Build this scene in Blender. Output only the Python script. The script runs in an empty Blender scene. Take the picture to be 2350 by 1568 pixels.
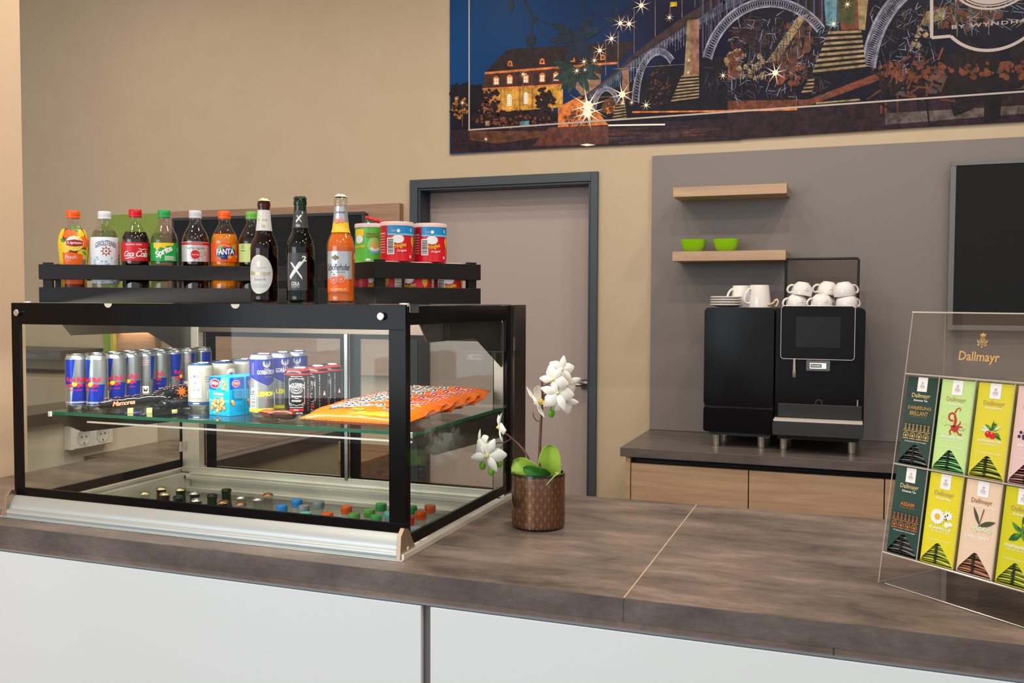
import bpy, bmesh, math, random
from mathutils import Vector, Matrix, Euler
random.seed(7)
# ---------------------------------------------------------------- camera, world, lights, exposure
sc = bpy.context.scene
COL = sc.collection
FPX, CX, CY, CAMZ = 2121.8, 1175.0, 784.0, 1.486
_y, _p, _r = math.radians(20.25), math.radians(2.43), math.radians(.22)
_fw = Vector((-math.sin(_y)*math.cos(_p), math.cos(_y)*math.cos(_p), -math.sin(_p)))
_rt0 = Vector((math.cos(_y), math.sin(_y), 0)); _up0 = _rt0.cross(_fw)
_rt = _rt0*math.cos(_r) + _up0*math.sin(_r); _up = _up0*math.cos(_r) - _rt0*math.sin(_r)
CAM = Vector((0, 0, CAMZ))
cd = bpy.data.cameras.new('camera'); cam = bpy.data.objects.new('camera', cd); COL.objects.link(cam)
cd.sensor_width = 36; cd.lens = FPX/2350*36; cd.clip_start = .05; cd.clip_end = 60
mm = Matrix((_rt, _up, -_fw)).transposed().to_4x4(); mm.translation = CAM
cam.matrix_world = mm
sc.camera = cam
def _ray(px, py): return _rt*((px-CX)/FPX) - _up*((py-CY)/FPX) + _fw
def atY(px, py, Y):                      # the place on the upright plane y = Y that shows at a point of the photograph
    d = _ray(px, py); return CAM + d*(Y/d.y)
def atZ(px, py, Z):
    d = _ray(px, py); return CAM + d*((Z-CAMZ)/d.z)

wd = bpy.data.worlds.new('world'); sc.world = wd; wd.use_nodes = True
bg = wd.node_tree.nodes['Background']; bg.inputs[0].default_value = (.90, .96, 1.0, 1); bg.inputs[1].default_value = .72
sc.view_settings.view_transform = 'Standard'; sc.view_settings.look = 'None'
sc.view_settings.exposure = 0.08; sc.view_settings.gamma = 1.0; sc.view_settings.use_curve_mapping = False
sc.cycles.transparent_max_bounces = 40; sc.cycles.max_bounces = 14; sc.cycles.glossy_bounces = 6; sc.cycles.transmission_bounces = 12
sc.cycles.caustics_reflective = False; sc.cycles.caustics_refractive = False; sc.cycles.sample_clamp_indirect = 6
def area(name, loc, size, power, col, rot=(0, 0, 0), shape='DISK', sy=None, spread=180):
    l = bpy.data.lights.new(name, 'AREA'); l.shape = shape; l.size = size
    if sy: l.size_y = sy
    l.energy = power; l.color = col; l.spread = math.radians(spread)
    o = bpy.data.objects.new(name, l); COL.objects.link(o); o.location = loc; o.rotation_euler = rot
    return o
WARM = (1, .91, .79)
CEIL = 3.55
SPOTS = [(-3.6, 3.2), (-2.25, 2.75), (-1.0, 3.2), (.4, 3.2), (-3.2, 1.6), (-1.7, 2.2), (-.3, 2.2), (1.0, 2.2), (-2.0, .6), (-.6, .7), (.8, .6), (-1.4, -1.0), (.4, -1.0), (2.0, .9)]
for (x, y) in SPOTS:
    area('ceiling_spot_light', (x, y, CEIL-.03), .16, 9 if (y > 3 and x < -.5) else 14, WARM)
# daylight through the shop window behind and to the left of the photographer
area('window_daylight', (-3.0, -3.2, 1.9), 3.4, 105, (.86, .94, 1.0), (math.radians(82), 0, math.radians(-24)), 'RECTANGLE', 2.4)

# ---------------------------------------------------------------- helpers
def lin(c):
    return tuple((v/255/12.92) if v/255 <= .04045 else ((v/255+.055)/1.055)**2.4 for v in c) + (1,)
MATS = {}
def mat(name, col=(200, 200, 200), rough=.5, metal=0., spec=.5, coat=0., trans=0., ior=1.45, emis=None, es=1., sss=0., alpha=1.):
    if name in MATS: return MATS[name]
    m = bpy.data.materials.new(name); m.use_nodes = True; MATS[name] = m
    b = m.node_tree.nodes['Principled BSDF']
    b.inputs['Base Color'].default_value = lin(col); b.inputs['Roughness'].default_value = rough
    b.inputs['Metallic'].default_value = metal; b.inputs['Specular IOR Level'].default_value = spec
    b.inputs['Coat Weight'].default_value = coat; b.inputs['Coat Roughness'].default_value = .05
    b.inputs['Transmission Weight'].default_value = trans; b.inputs['IOR'].default_value = ior
    if sss: b.inputs['Subsurface Weight'].default_value = sss; b.inputs['Subsurface Radius'].default_value = (.02, .01, .006); b.inputs['Subsurface Scale'].default_value = .3
    if emis: b.inputs['Emission Color'].default_value = lin(emis); b.inputs['Emission Strength'].default_value = es
    m.diffuse_color = lin(col)
    return m
def N(m, t, **k):
    n = m.node_tree.nodes.new(t)
    for a, v in k.items(): setattr(n, a, v)
    return n
def L(m, a, b): m.node_tree.links.new(a, b)
def noisy(name, stops, scale=(1, 1, 1), nscale=3., detail=6, rough=.5, bump=0., metal=0., rvar=0., dist=0., coat=0., spec=.5, fine=0.):
    """procedural surface: stretched noise through a colour ramp"""
    m = mat(name, stops[0][1], rough, metal, spec, coat)
    b = m.node_tree.nodes['Principled BSDF']
    tc = N(m, 'ShaderNodeTexCoord'); mp = N(m, 'ShaderNodeMapping'); mp.inputs['Scale'].default_value = scale
    nz = N(m, 'ShaderNodeTexNoise'); nz.inputs['Scale'].default_value = nscale; nz.inputs['Detail'].default_value = detail
    nz.inputs['Roughness'].default_value = .62; nz.inputs['Distortion'].default_value = dist
    cr = N(m, 'ShaderNodeValToRGB'); e = cr.color_ramp.elements
    while len(e) > 1: e.remove(e[-1])
    e[0].position = stops[0][0]; e[0].color = lin(stops[0][1])
    for p, c in stops[1:]:
        q = e.new(p); q.color = lin(c)
    L(m, tc.outputs['Object'], mp.inputs[0]); L(m, mp.outputs[0], nz.inputs[0]); L(m, nz.outputs[0], cr.inputs[0]); L(m, cr.outputs[0], b.inputs['Base Color'])
    if fine:
        n2 = N(m, 'ShaderNodeTexNoise'); n2.inputs['Scale'].default_value = nscale*9; n2.inputs['Detail'].default_value = 5; n2.inputs['Roughness'].default_value = .7
        ma = N(m, 'ShaderNodeMath', operation='MULTIPLY_ADD'); ma.inputs[1].default_value = fine; su = N(m, 'ShaderNodeMath', operation='SUBTRACT'); su.inputs[1].default_value = fine/2
        L(m, mp.outputs[0], n2.inputs[0]); L(m, n2.outputs[0], ma.inputs[0]); L(m, nz.outputs[0], ma.inputs[2]); L(m, ma.outputs[0], su.inputs[0]); L(m, su.outputs[0], cr.inputs[0])
    if bump:
        bp = N(m, 'ShaderNodeBump'); bp.inputs['Strength'].default_value = bump; bp.inputs['Distance'].default_value = .002
        L(m, nz.outputs[0], bp.inputs['Height']); L(m, bp.outputs[0], b.inputs['Normal'])
    if rvar:
        mr = N(m, 'ShaderNodeMapRange'); mr.inputs['To Min'].default_value = rough-rvar; mr.inputs['To Max'].default_value = rough+rvar
        L(m, nz.outputs[0], mr.inputs[0]); L(m, mr.outputs[0], b.inputs['Roughness'])
    m['ramp'] = 1
    return m
def thin(name, col=(245, 250, 247), ior=1.45, rough=0., gcol=(255, 255, 255), haze=0.):
    """thin clear sheet: what is behind shows tinted, the surface mirrors by its angle"""
    if name in MATS: return MATS[name]
    m = bpy.data.materials.new(name); m.use_nodes = True; MATS[name] = m
    nt = m.node_tree; nt.nodes.remove(nt.nodes['Principled BSDF']); out = nt.nodes['Material Output']
    t = N(m, 'ShaderNodeBsdfTransparent'); t.inputs[0].default_value = lin(col)
    g = N(m, 'ShaderNodeBsdfGlossy'); g.inputs[0].default_value = lin(gcol); g.inputs['Roughness'].default_value = rough
    f = N(m, 'ShaderNodeFresnel')
    ge = N(m, 'ShaderNodeNewGeometry'); iv = N(m, 'ShaderNodeMix'); iv.inputs[2].default_value = ior; iv.inputs[3].default_value = 1/ior
    L(m, ge.outputs['Backfacing'], iv.inputs[0]); L(m, iv.outputs[0], f.inputs[0])
    x = N(m, 'ShaderNodeMixShader'); L(m, f.outputs[0], x.inputs[0]); L(m, t.outputs[0], x.inputs[1]); L(m, g.outputs[0], x.inputs[2])
    last = x
    if haze:
        d = N(m, 'ShaderNodeBsdfDiffuse'); d.inputs[0].default_value = lin(gcol)
        y = N(m, 'ShaderNodeMixShader'); y.inputs[0].default_value = haze; L(m, x.outputs[0], y.inputs[1]); L(m, d.outputs[0], y.inputs[2]); last = y
    L(m, last.outputs[0], out.inputs[0])
    return m

def spl(pts, k=5):
    P = [Vector(p) for p in pts]; out = []
    for i in range(len(P)-1):
        a, b, c, d = P[max(i-1, 0)], P[i], P[i+1], P[min(i+2, len(P)-1)]
        for j in range(k):
            t = j/k; out.append(.5*((2*b)+(c-a)*t+(2*a-5*b+4*c-d)*t*t+(3*b-a-3*c+d)*t**3))
    return out+[P[-1]]
class MB:
    """collects shapes, then links them as one mesh object"""
    def __init__(s): s.v = []; s.f = []; s.mi = []; s.mats = []
    def m(s, mt):
        if mt not in s.mats: s.mats.append(mt)
        return s.mats.index(mt)
    def add(s, vs, fs, mt, M=None):
        o = len(s.v); s.v += [tuple(M @ Vector(q)) if M else tuple(q) for q in vs]
        i = s.m(mt)
        for f in fs: s.f.append([o+k for k in f]); s.mi.append(i)
        return s
    def box(s, a, b, mt, M=None):
        x0, y0, z0 = a; x1, y1, z1 = b
        vs = [(x0, y0, z0), (x1, y0, z0), (x1, y1, z0), (x0, y1, z0), (x0, y0, z1), (x1, y0, z1), (x1, y1, z1), (x0, y1, z1)]
        return s.add(vs, [(0, 3, 2, 1), (4, 5, 6, 7), (0, 1, 5, 4), (1, 2, 6, 5), (2, 3, 7, 6), (3, 0, 4, 7)], mt, M)
    def lathe(s, prof, mt, M=None, n=40, sx=1., sy=1., flute=None):
        rings = []; vs = []
        for r, z in prof:
            if r <= 1e-6: rings.append([len(vs)]); vs.append((0, 0, z))
            else:
                rings.append(list(range(len(vs), len(vs)+n)))
                for k in range(n):
                    a = 2*math.pi*k/n; rr = r*(1+(flute(a, z) if flute else 0)); vs.append((rr*math.cos(a)*sx, rr*math.sin(a)*sy, z))
        fs = []
        for A, B in zip(rings, rings[1:]):
            if len(A) == 1 and len(B) == 1: continue
            for k in range(n):
                j = (k+1) % n
                if len(A) == 1: fs.append((A[0], B[j], B[k]))
                elif len(B) == 1: fs.append((A[k], A[j], B[0]))
                else: fs.append((A[k], A[j], B[j], B[k]))
        return s.add(vs, fs, mt, M)
    def prism(s, pts, z0, z1, mt, M=None):
        n = len(pts); vs = [(x, y, z0) for x, y in pts] + [(x, y, z1) for x, y in pts]
        return s.add(vs, [tuple(range(n))[::-1], tuple(range(n, 2*n))] + [(k, (k+1) % n, n+(k+1) % n, n+k) for k in range(n)], mt, M)
    def tube(s, pts, r, mt, n=10, M=None, caps=True):
        P = [Vector(p) for p in pts]; R = r if isinstance(r, (list, tuple)) else [r]*len(P)
        vs = []; up = None
        for i, p in enumerate(P):
            t = (P[min(i+1, len(P)-1)] - P[max(i-1, 0)]).normalized()
            if up is None: up = t.orthogonal().normalized()
            up = (up - t*up.dot(t)).normalized(); w = t.cross(up)
            for k in range(n):
                a = 2*math.pi*k/n; vs.append(p + (up*math.cos(a)+w*math.sin(a))*R[i])
        fs = [(i*n+k, i*n+(k+1) % n, (i+1)*n+(k+1) % n, (i+1)*n+k) for i in range(len(P)-1) for k in range(n)]
        if caps: fs += [tuple(range(n))[::-1], tuple(range((len(P)-1)*n, len(P)*n))]
        return s.add(vs, fs, mt, M)
    def grid(s, fn, nu, nv, mt, M=None, wrap=False):
        vs = [fn(i/nu, j/nv) for j in range(nv+1) for i in range(nu+1)]
        return s.add(vs, [(j*(nu+1)+i, j*(nu+1)+i+1, (j+1)*(nu+1)+i+1, (j+1)*(nu+1)+i) for j in range(nv) for i in range(nu)], mt, M)
    def build(s, name, parent=None, loc=None, rot=None, bevel=0, seg=2, smooth=True, solid=0, M=None, sub=0):
        me = bpy.data.meshes.new(name); me.from_pydata(s.v, [], s.f)
        for mt in s.mats: me.materials.append(mt)
        me.polygons.foreach_set('material_index', s.mi)
        me.update()
        b = bmesh.new(); b.from_mesh(me); bmesh.ops.recalc_face_normals(b, faces=b.faces); b.to_mesh(me); b.free()
        if smooth:
            me.shade_smooth(); me.set_sharp_from_angle(angle=math.radians(38))
        o = bpy.data.objects.new(name, me); COL.objects.link(o)
        if parent: o.parent = parent
        if loc is not None: o.location = loc
        if rot is not None: o.rotation_euler = rot
        if M is not None: o.matrix_world = M
        if solid: q = o.modifiers.new('thick', 'SOLIDIFY'); q.thickness = solid; q.offset = 0
        if sub: q = o.modifiers.new('sub', 'SUBSURF'); q.levels = sub; q.render_levels = sub
        if bevel:
            q = o.modifiers.new('bevel', 'BEVEL'); q.width = bevel; q.segments = seg; q.limit_method = 'ANGLE'; q.angle_limit = math.radians(40); q.harden_normals = True
        return o
def tag(o, label, cat, group=None, kind=None):
    o['label'] = label; o['category'] = cat
    if group: o['group'] = group
    if kind: o['kind'] = kind
    return o
def struct(o): o['kind'] = 'structure'; return o
def thing(name, label, cat, loc=(0, 0, 0), rz=0., group=None, rot=None):
    o = bpy.data.objects.new(name, None); COL.objects.link(o); o.empty_display_size = .05
    o.location = loc; o.rotation_euler = rot if rot else (0, 0, rz)
    return tag(o, label, cat, group)
def dup(o, label=None, loc=None, rz=None, group=None, rot=None):
    def cp(q, par):
        c = q.copy(); COL.objects.link(c)
        if par: c.parent = par
        for ch in q.children: cp(ch, c)
        return c
    c = cp(o, None)
    if label: c['label'] = label
    if loc is not None: c.location = loc
    if rz is not None: c.rotation_euler = (0, 0, rz)
    if rot is not None: c.rotation_euler = rot
    if group: c['group'] = group
    return c
def bx(name, a, b, mt, parent=None, bevel=0, **k):
    return MB().box(a, b, mt).build(name, parent, bevel=bevel, **k)

# ---------------------------------------------------------------- printed decoration: flat shapes laid on a surface
_TC = {}
def text_mesh(s, bold=0., shear=0., spacing=1.):
    key = (s, bold, shear, spacing)
    if key not in _TC:
        cu = bpy.data.curves.new('t', 'FONT'); cu.body = s; cu.size = 1; cu.resolution_u = 2
        cu.offset = bold; cu.shear = shear; cu.space_character = spacing; cu.fill_mode = 'FRONT'
        ob = bpy.data.objects.new('t', cu); COL.objects.link(ob)
        dg = bpy.context.evaluated_depsgraph_get(); ev = ob.evaluated_get(dg); me = ev.to_mesh()
        vs = [(v.co.x, v.co.y) for v in me.vertices]; fs = [tuple(p.vertices) for p in me.polygons]
        ev.to_mesh_clear(); bpy.data.objects.remove(ob); bpy.data.curves.remove(cu)
        _TC[key] = (vs, fs)
    return _TC[key]
class Dec:
    def __init__(s): s.b = bmesh.new(); s.mats = []; s.k = 0
    def nl(s, l): s.k += 1; return l + (s.k % 41)*.02
    def mi(s, m):
        if m not in s.mats: s.mats.append(m)
        return s.mats.index(m)
    def poly(s, pts, m, l=1):
        l = s.nl(l)
        vs = [s.b.verts.new((x, y, l)) for x, y in pts]
        try: f = s.b.faces.new(vs)
        except ValueError: return s
        f.material_index = s.mi(m); return s
    def rect(s, x0, y0, x1, y1, m, l=1): return s.poly([(x0, y0), (x1, y0), (x1, y1), (x0, y1)], m, l)
    def ell(s, cx, cy, rx, ry, m, l=1, n=24, a0=0, rot=0):
        c, d = math.cos(rot), math.sin(rot)
        return s.poly([(cx+rx*math.cos(t)*c-ry*math.sin(t)*d, cy+rx*math.cos(t)*d+ry*math.sin(t)*c) for t in [2*math.pi*k/n for k in range(n)]], m, l)
    def ring(s, cx, cy, rx, ry, w, m, l=1, n=28, a0=0., a1=360.):
        for k in range(n):
            A = math.radians(a0+(a1-a0)*k/n); B = math.radians(a0+(a1-a0)*(k+1)/n)
            s.poly([(cx+rx*math.cos(A), cy+ry*math.sin(A)), (cx+rx*math.cos(B), cy+ry*math.sin(B)), (cx+(rx-w)*math.cos(B), cy+(ry-w)*math.sin(B)), (cx+(rx-w)*math.cos(A), cy+(ry-w)*math.sin(A))], m, l)
        return s
    def line(s, pts, w, m, l=1):
        for i in range(len(pts)-1):
            (x0, y0), (x1, y1) = pts[i], pts[i+1]; d = math.hypot(x1-x0, y1-y0) or 1e-9
            w0, w1 = (w[i], w[i+1]) if isinstance(w, (list, tuple)) else (w, w)
            nx, ny = -(y1-y0)/d/2, (x1-x0)/d/2
            s.poly([(x0+nx*w0, y0+ny*w0), (x0-nx*w0, y0-ny*w0), (x1-nx*w1, y1-ny*w1), (x1+nx*w1, y1+ny*w1)], m, l)
        return s
    def star(s, cx, cy, r0, r1, n, m, l=1, rot=0.):
        P = [(cx+(r1 if k % 2 else r0)*math.cos(rot+math.pi*k/n), cy+(r1 if k % 2 else r0)*math.sin(rot+math.pi*k/n)) for k in range(2*n)]
        for k in range(0, 2*n, 2): s.poly([P[k-1], P[k], P[(k+1) % (2*n)]], m, l)
        return s.poly(P[1::2], m, l)
    def leaf(s, x0, y0, x1, y1, w, m, l=1):
        d = Vector((x1-x0, y1-y0)); nn = Vector((-d.y, d.x)).normalized()*w; P = Vector((x0, y0))
        q = [P+d*t+nn*h for t, h in ((0, 0), (.15, .3), (.4, .5), (.65, .42), (.85, .2), (1, 0), (.85, -.2), (.65, -.42), (.4, -.5), (.15, -.3))]
        return s.poly([(a.x, a.y) for a in q], m, l)
    def text(s, t, cx, cy, w, h, m, l=2, bold=0., shear=0., rot=0., arc=0., spacing=1.):
        vs, fs = text_mesh(t, bold, shear, spacing)
        if not vs: return s
        xs = [a[0] for a in vs]; ys = [a[1] for a in vs]; x0, x1, y0, y1 = min(xs), max(xs), min(ys), max(ys)
        sx = w/(x1-x0); sy = h/(y1-y0) if h else sx
        c, d = math.cos(rot), math.sin(rot); out = []; l = s.nl(l)
        for x, y in vs:
            u = (x-(x0+x1)/2)*sx; v = (y-(y0+y1)/2)*sy
            if arc: v -= arc*(2*u/w)**2
            out.append(s.b.verts.new((cx+u*c-v*d, cy+u*d+v*c, l)))
        k = s.mi(m)
        for f in fs:
            try: q = s.b.faces.new([out[i] for i in f]); q.material_index = k
            except ValueError: pass
        return s
    def bars(s, x0, y0, x1, y1, m, n=12, l=2, horiz=False):
        rnd = random.Random(n); L0 = (y1-y0) if horiz else (x1-x0); p = 0
        while p < .97:
            w = rnd.choice((.02, .035, .05))
            if horiz: s.rect(x0, y0+L0*p, x1, y0+L0*min(1, p+w), m, l)
            else: s.rect(x0+L0*p, y0, x0+L0*min(1, p+w), y1, m, l)
            p += w + rnd.choice((.02, .03, .05))
        return s
    def build(s, name, fn, parent=None, du=0, dv=0, **k):
        b = s.b
        if du or dv:
            for ax, st in ((0, du), (1, dv)):
                if not st: continue
                c = [v.co[ax] for v in b.verts]; a, e = min(c), max(c); q = math.ceil(a/st)*st
                while q < e:
                    pl = [0, 0, 0]; pl[ax] = q; no = [0, 0, 0]; no[ax] = 1
                    bmesh.ops.bisect_plane(b, geom=b.verts[:]+b.edges[:]+b.faces[:], dist=1e-7, plane_co=pl, plane_no=no); q += st
        bmesh.ops.triangulate(b, faces=b.faces[:], ngon_method='EAR_CLIP')
        for v in b.verts: v.co = fn(v.co.x, v.co.y, v.co.z)
        me = bpy.data.meshes.new(name); b.to_mesh(me); b.free()
        for m in s.mats: me.materials.append(m)
        o = bpy.data.objects.new(name, me); COL.objects.link(o)
        if parent: o.parent = parent
        return o
EPS = .00018
def cylmap(r, z0=0., off=.0004, R0=None):
    """wraps (u, v) round a body of revolution whose front faces -Y; r may be a function of height"""
    def f(u, v, l):
        rr = r(z0+v) if callable(r) else r; a = u/(R0 or rr); q = rr+off+l*EPS
        return Vector((q*math.sin(a), -q*math.cos(a), z0+v))
    return f
def planemap(o, U, V, off=.0003, eps=EPS):
    o, U, V = Vector(o), Vector(U).normalized(), Vector(V).normalized(); W = U.cross(V)
    return lambda u, v, l: o+U*u+V*v+W*(off+l*eps)
def prof_r(prof):
    def f(z):
        for (r0, z0), (r1, z1) in zip(prof, prof[1:]):
            if z0 <= z <= z1 and z1 > z0: return r0+(r1-r0)*(z-z0)/(z1-z0)
        return prof[-1][0]
    return f

# ---------------------------------------------------------------- plain materials
WHITE = mat('printed_white', (238, 238, 236), .4); BLACK = mat('black_ink', (20, 20, 22), .4); GOLD = mat('gold_ink', (196, 156, 92), .35)
RED = mat('red_ink', (205, 22, 32), .35); BLUE = mat('blue_ink', (18, 60, 160), .35); YEL = mat('yellow_ink', (240, 200, 30), .35)
ORNG = mat('orange_ink', (236, 100, 18), .35); GRN = mat('green_ink', (40, 160, 66), .35); DGRN = mat('dark_green_ink', (28, 92, 44), .4)
GREY = mat('grey_ink', (120, 122, 124), .4); SILV = mat('silver_foil', (205, 208, 212), .28, .75)
BLK_G = mat('black_gloss_border', (13, 11, 12), .16, 0, .16); BLKM = mat('black_painted_wood', (24, 20, 20), .45, 0, .35)
STEEL = mat('brushed_stainless', (238, 230, 216), .38, .55)
ALU = mat('satin_aluminium', (188, 193, 192), .42, .6); CHROME = mat('chrome', (225, 225, 228), .1, 1.)
DSTEEL = mat('dark_sheet_metal', (70, 66, 60), .38, .55)
PANE = thin('clear_pane', (252, 254, 252), 1.24); GEDGE = mat('green_glass_edge', (22, 104, 74), .15, 0, .6, 0, .25)
PET = thin('clear_plastic_bottle', (246, 246, 244), 1.42, .03); ACRYL = thin('clear_acrylic', (248, 248, 248), 1.42)
ACE = thin('bright_acrylic_edge', (215, 208, 200), 1.9, .15, (255, 244, 232), .35)
# ---------------------------------------------------------------- the room
YW = 4.38
WALLM = noisy('beige_wall_paint', [(.35, (190, 170, 142)), (.7, (193, 174, 147))], (1, 1, 1), 6, 5, .85, .05)
PILM = mat('peach_wall_paint', (222, 194, 164), .85)
CEILM = mat('white_ceiling_paint', (226, 222, 214), .9)
FLOORM = noisy('brown_wood_floor', [(.3, (92, 60, 42)), (.7, (140, 98, 70))], (1, 9, 1), 3, 6, .4)
OAK = noisy('oak_veneer', [(.3, (168, 134, 106)), (.5, (182, 150, 120)), (.72, (194, 164, 134))], (1.2, 6, 16), 2.2, 7, .5, .06, dist=.6)
OAKD = noisy('oak_veneer_dark', [(.3, (148, 114, 92)), (.7, (170, 136, 112))], (1.2, 6, 22), 2.2, 7, .5, .06, dist=.6)
struct(bx('floor', (-9, -5, -.1), (3.5, 9, 0), FLOORM))
struct(bx('ceiling', (-9, -2.2, CEIL), (3.5, 9, CEIL+.1), CEILM))
w = MB()
dx0, dx1, dz1 = -2.135, -1.205, 2.075
w.box((-9, YW, 0), (dx0, YW+.2, CEIL), WALLM); w.box((dx1, YW, 0), (3.5, YW+.2, CEIL), WALLM); w.box((dx0, YW, dz1), (dx1, YW+.2, CEIL), WALLM)
struct(w.build('wall_back', smooth=False))
# left side: a pillar, then a wall with a serving hatch
struct(bx('wall_left_pillar', (-2.9, .9, 0), (-2.412, 2.17, CEIL), PILM))
w = MB()
w.box((-2.60, 2.17, 0), (-2.478, 2.82, 1.083), mat('light_upstand_paint', (232, 218, 198), .7))
struct(w.build('wall_left_upstand', smooth=False))
struct(bx('wall_side', (3.4, 1.5, 0), (3.5, YW, CEIL), WALLM))
DARKTOP = noisy('dark_ledge_laminate', [(.3, (58, 50, 44)), (.7, (78, 68, 60))], (1, 1, 1), 12, 5, .35)
struct(bx('trim_1', (-2.66, 2.17, 1.083), (-2.44, 2.60, 1.123), DARKTOP, bevel=.002))
# door with frame
FRM = mat('anthracite_frame', (62, 70, 76), .45); FRMD = mat('anthracite_frame_inside', (52, 60, 70), .45)
DOORM = mat('grey_brown_door', (172, 156, 151), .6)
d = MB(); d.box((dx0+.005, YW+.11, .005), (dx1-.005, YW+.15, dz1-.005), DOORM)
door = struct(d.build('door_1'))
f = MB()
fw = .045
f.box((dx0-fw, YW-.022, 0), (dx0, YW-.001, dz1+fw), FRM); f.box((dx1, YW-.022, 0), (dx1+fw-.01, YW-.001, dz1+fw), FRM); f.box((dx0, YW-.022, dz1), (dx1, YW-.001, dz1+fw), FRM)
f.box((dx0+.001, YW-.015, 0), (dx0+.012, YW+.108, dz1-.012), FRMD); f.box((dx1-.012, YW-.015, 0), (dx1-.001, YW+.108, dz1-.012), FRMD); f.box((dx0+.001, YW-.015, dz1-.0115), (dx1-.001, YW+.108, dz1-.0005), FRMD)
f.build('door_frame', door, bevel=.002)
h = MB(); hx = -1.262; hz = 1.075; hy = YW+.11
h.lathe([(0, 0), (.026, 0), (.026, .008), (0, .008)], CHROME, Matrix.Translation((hx, hy, hz)) @ Matrix.Rotation(math.pi/2, 4, 'X'), 28)
h.tube([(hx, hy, hz), (hx, hy-.045, hz), (hx-.012, hy-.055, hz), (hx-.03, hy-.056, hz), (hx-.125, hy-.056, hz)], .009, mat('brushed_nickel', (180, 172, 160), .3, 1.), 12)
h.build('door_handle', door)

# green and oak panels, low furniture at the far left
tag(bx('wall_panel', (-4.22, YW-.03, .55), (-3.772, YW, 1.995), mat('green_panel', (136, 158, 66), .6)), 'olive green wall panel beside the oak panel', 'panel')
tag(bx('wall_panel', (-3.77, YW-.045, 1.095), (-2.226, YW, 2.0), OAKD, bevel=.001), 'oak veneer wall panel carrying a black screen left of the door', 'panel')
TVB = mat('screen_glass_dark', (28, 27, 27), .1, 0, .2, 0)
def tv(x0, x1, z0, z1, y1, label, fr, frm, dep):
    t = thing('wall_screen', label, 'screen', ((x0+x1)/2, y1, z0)); ox, oz = (x0+x1)/2, z0
    a, b = x0-ox, x1-ox; c = z1-z0
    q = MB(); q.box((a, -dep, 0), (b, -dep+.012, fr), frm); q.box((a, -dep, c-fr), (b, -dep+.012, c), frm); q.box((a, -dep, fr), (a+fr, -dep+.012, c-fr), frm); q.box((b-fr, -dep, fr), (b, -dep+.012, c-fr), frm)
    q.build('bezel', t, bevel=.002)
    bx('panel', (a+fr, -dep+.004, fr), (b-fr, -dep+.012, c-fr), TVB, t)
    bx('housing', (a+.006, -dep+.012, .006), (b-.006, -.001, c-.006), mat('tv_back', (40, 40, 42), .5), t)
    return t
tv(-3.646, -2.404, 1.39, 1.957, YW-.046, 'wide black wall screen mounted on the oak panel behind the bottles', .017, mat('dark_bezel', (52, 52, 54), .35), .05)
# lit niche box under the green panel
nb = thing('wall_niche', 'small oak wall niche with a warm light glowing at its top', 'niche', (-3.95, YW-.031, .93))
q = MB(); q.box((-.15, -.02, 0), (.15, 0, .372), OAKD); q.box((-.17, -.045, 0), (-.15, 0, .39), mat('niche_side', (176, 172, 84), .5)); q.box((.15, -.045, 0), (.16, 0, .39), OAKD)
q.build('niche_box', nb); bx('niche_lamp', (-.13, -.044, .378), (.13, -.022, .39), mat('warm_lamp_strip', (255, 210, 140), .5, emis=(255, 190, 110), es=1.5), nb)
nl = area('niche_light', (-3.95, YW-.075, 1.300), .24, .22, (1, .7, .4), (0, 0, 0), 'RECTANGLE', .05)
# bench and low cabinet beyond the counter
tag(bx('wooden_bench', (-2.95, 3.86, 0), (-2.19, YW-.002, .72), noisy('bench_brown', [(.3, (92, 62, 44)), (.7, (146, 104, 76))], (1, 4, 14), 3, 6, .4), bevel=.003), 'brown plank bench against the back wall left of the door', 'bench')
tag(bx('low_sideboard', (-5.4, 3.9, 0), (-3.0, YW-.002, 1.06), mat('sideboard_beige', (164, 146, 124), .5), bevel=.003), 'long grey brown sideboard against the far left back wall', 'sideboard')

tag(bx('wall_ledge', (-5.4, 4.05, 1.145), (-4.24, YW-.002, 1.20), mat('sideboard_dark', (84, 80, 80), .4), bevel=.002), 'flat dark grey wall ledge above the far left sideboard', 'ledge')
# grey panel, shelves, right screen
GREYP = mat('grey_wall_panel', (124, 116, 112), .55)
tag(bx('wall_panel', (-.905, YW-.022, .881), (2.6, YW, 2.18), GREYP, bevel=.001), 'large warm grey wall panel behind the coffee machine', 'panel')
def shelf(z, label):
    return tag(bx('floating_shelf', (-.768, YW-.222, z), (-.278, YW-.0225, z+.043), OAK, bevel=.0015), label, 'shelf', 'oak shelves on the grey panel')
shelf(1.959, 'empty upper oak floating shelf on the grey panel'); shelf(1.673, 'lower oak floating shelf carrying two green bowls')
tv(.372, 1.62, 1.375, 2.086, YW-.0225, 'large black wall screen with grey frame at the right of the grey panel', .022, mat('grey_bezel', (112, 110, 108), .35, .3), .06)
# bowls
BOWL = mat('lime_ceramic', (138, 196, 14), .22, 0, .5, .5)
def bowl(x, label):
    def sq(a, z):
        k = 4.5; c, s_ = abs(math.cos(a)), abs(math.sin(a)); return 1/((c**k+s_**k)**(1/k))-1
    m_ = MB(); m_.lathe([(0, 0), (.033, 0), (.043, .008), (.052, .028), (.0585, .055), (.0565, .055), (.049, .028), (.038, .011), (0, .009)], BOWL, None, 64, flute=sq)
    return tag(m_.build('square_bowl', loc=(x, YW-.14, 1.7165)), label, 'bowl', 'lime green bowls')
bowl(-.685, 'lime green square bowl on the left of the oak shelf'); bowl(-.54, 'lime green square bowl nearer the coffee machine side of the shelf')

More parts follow.
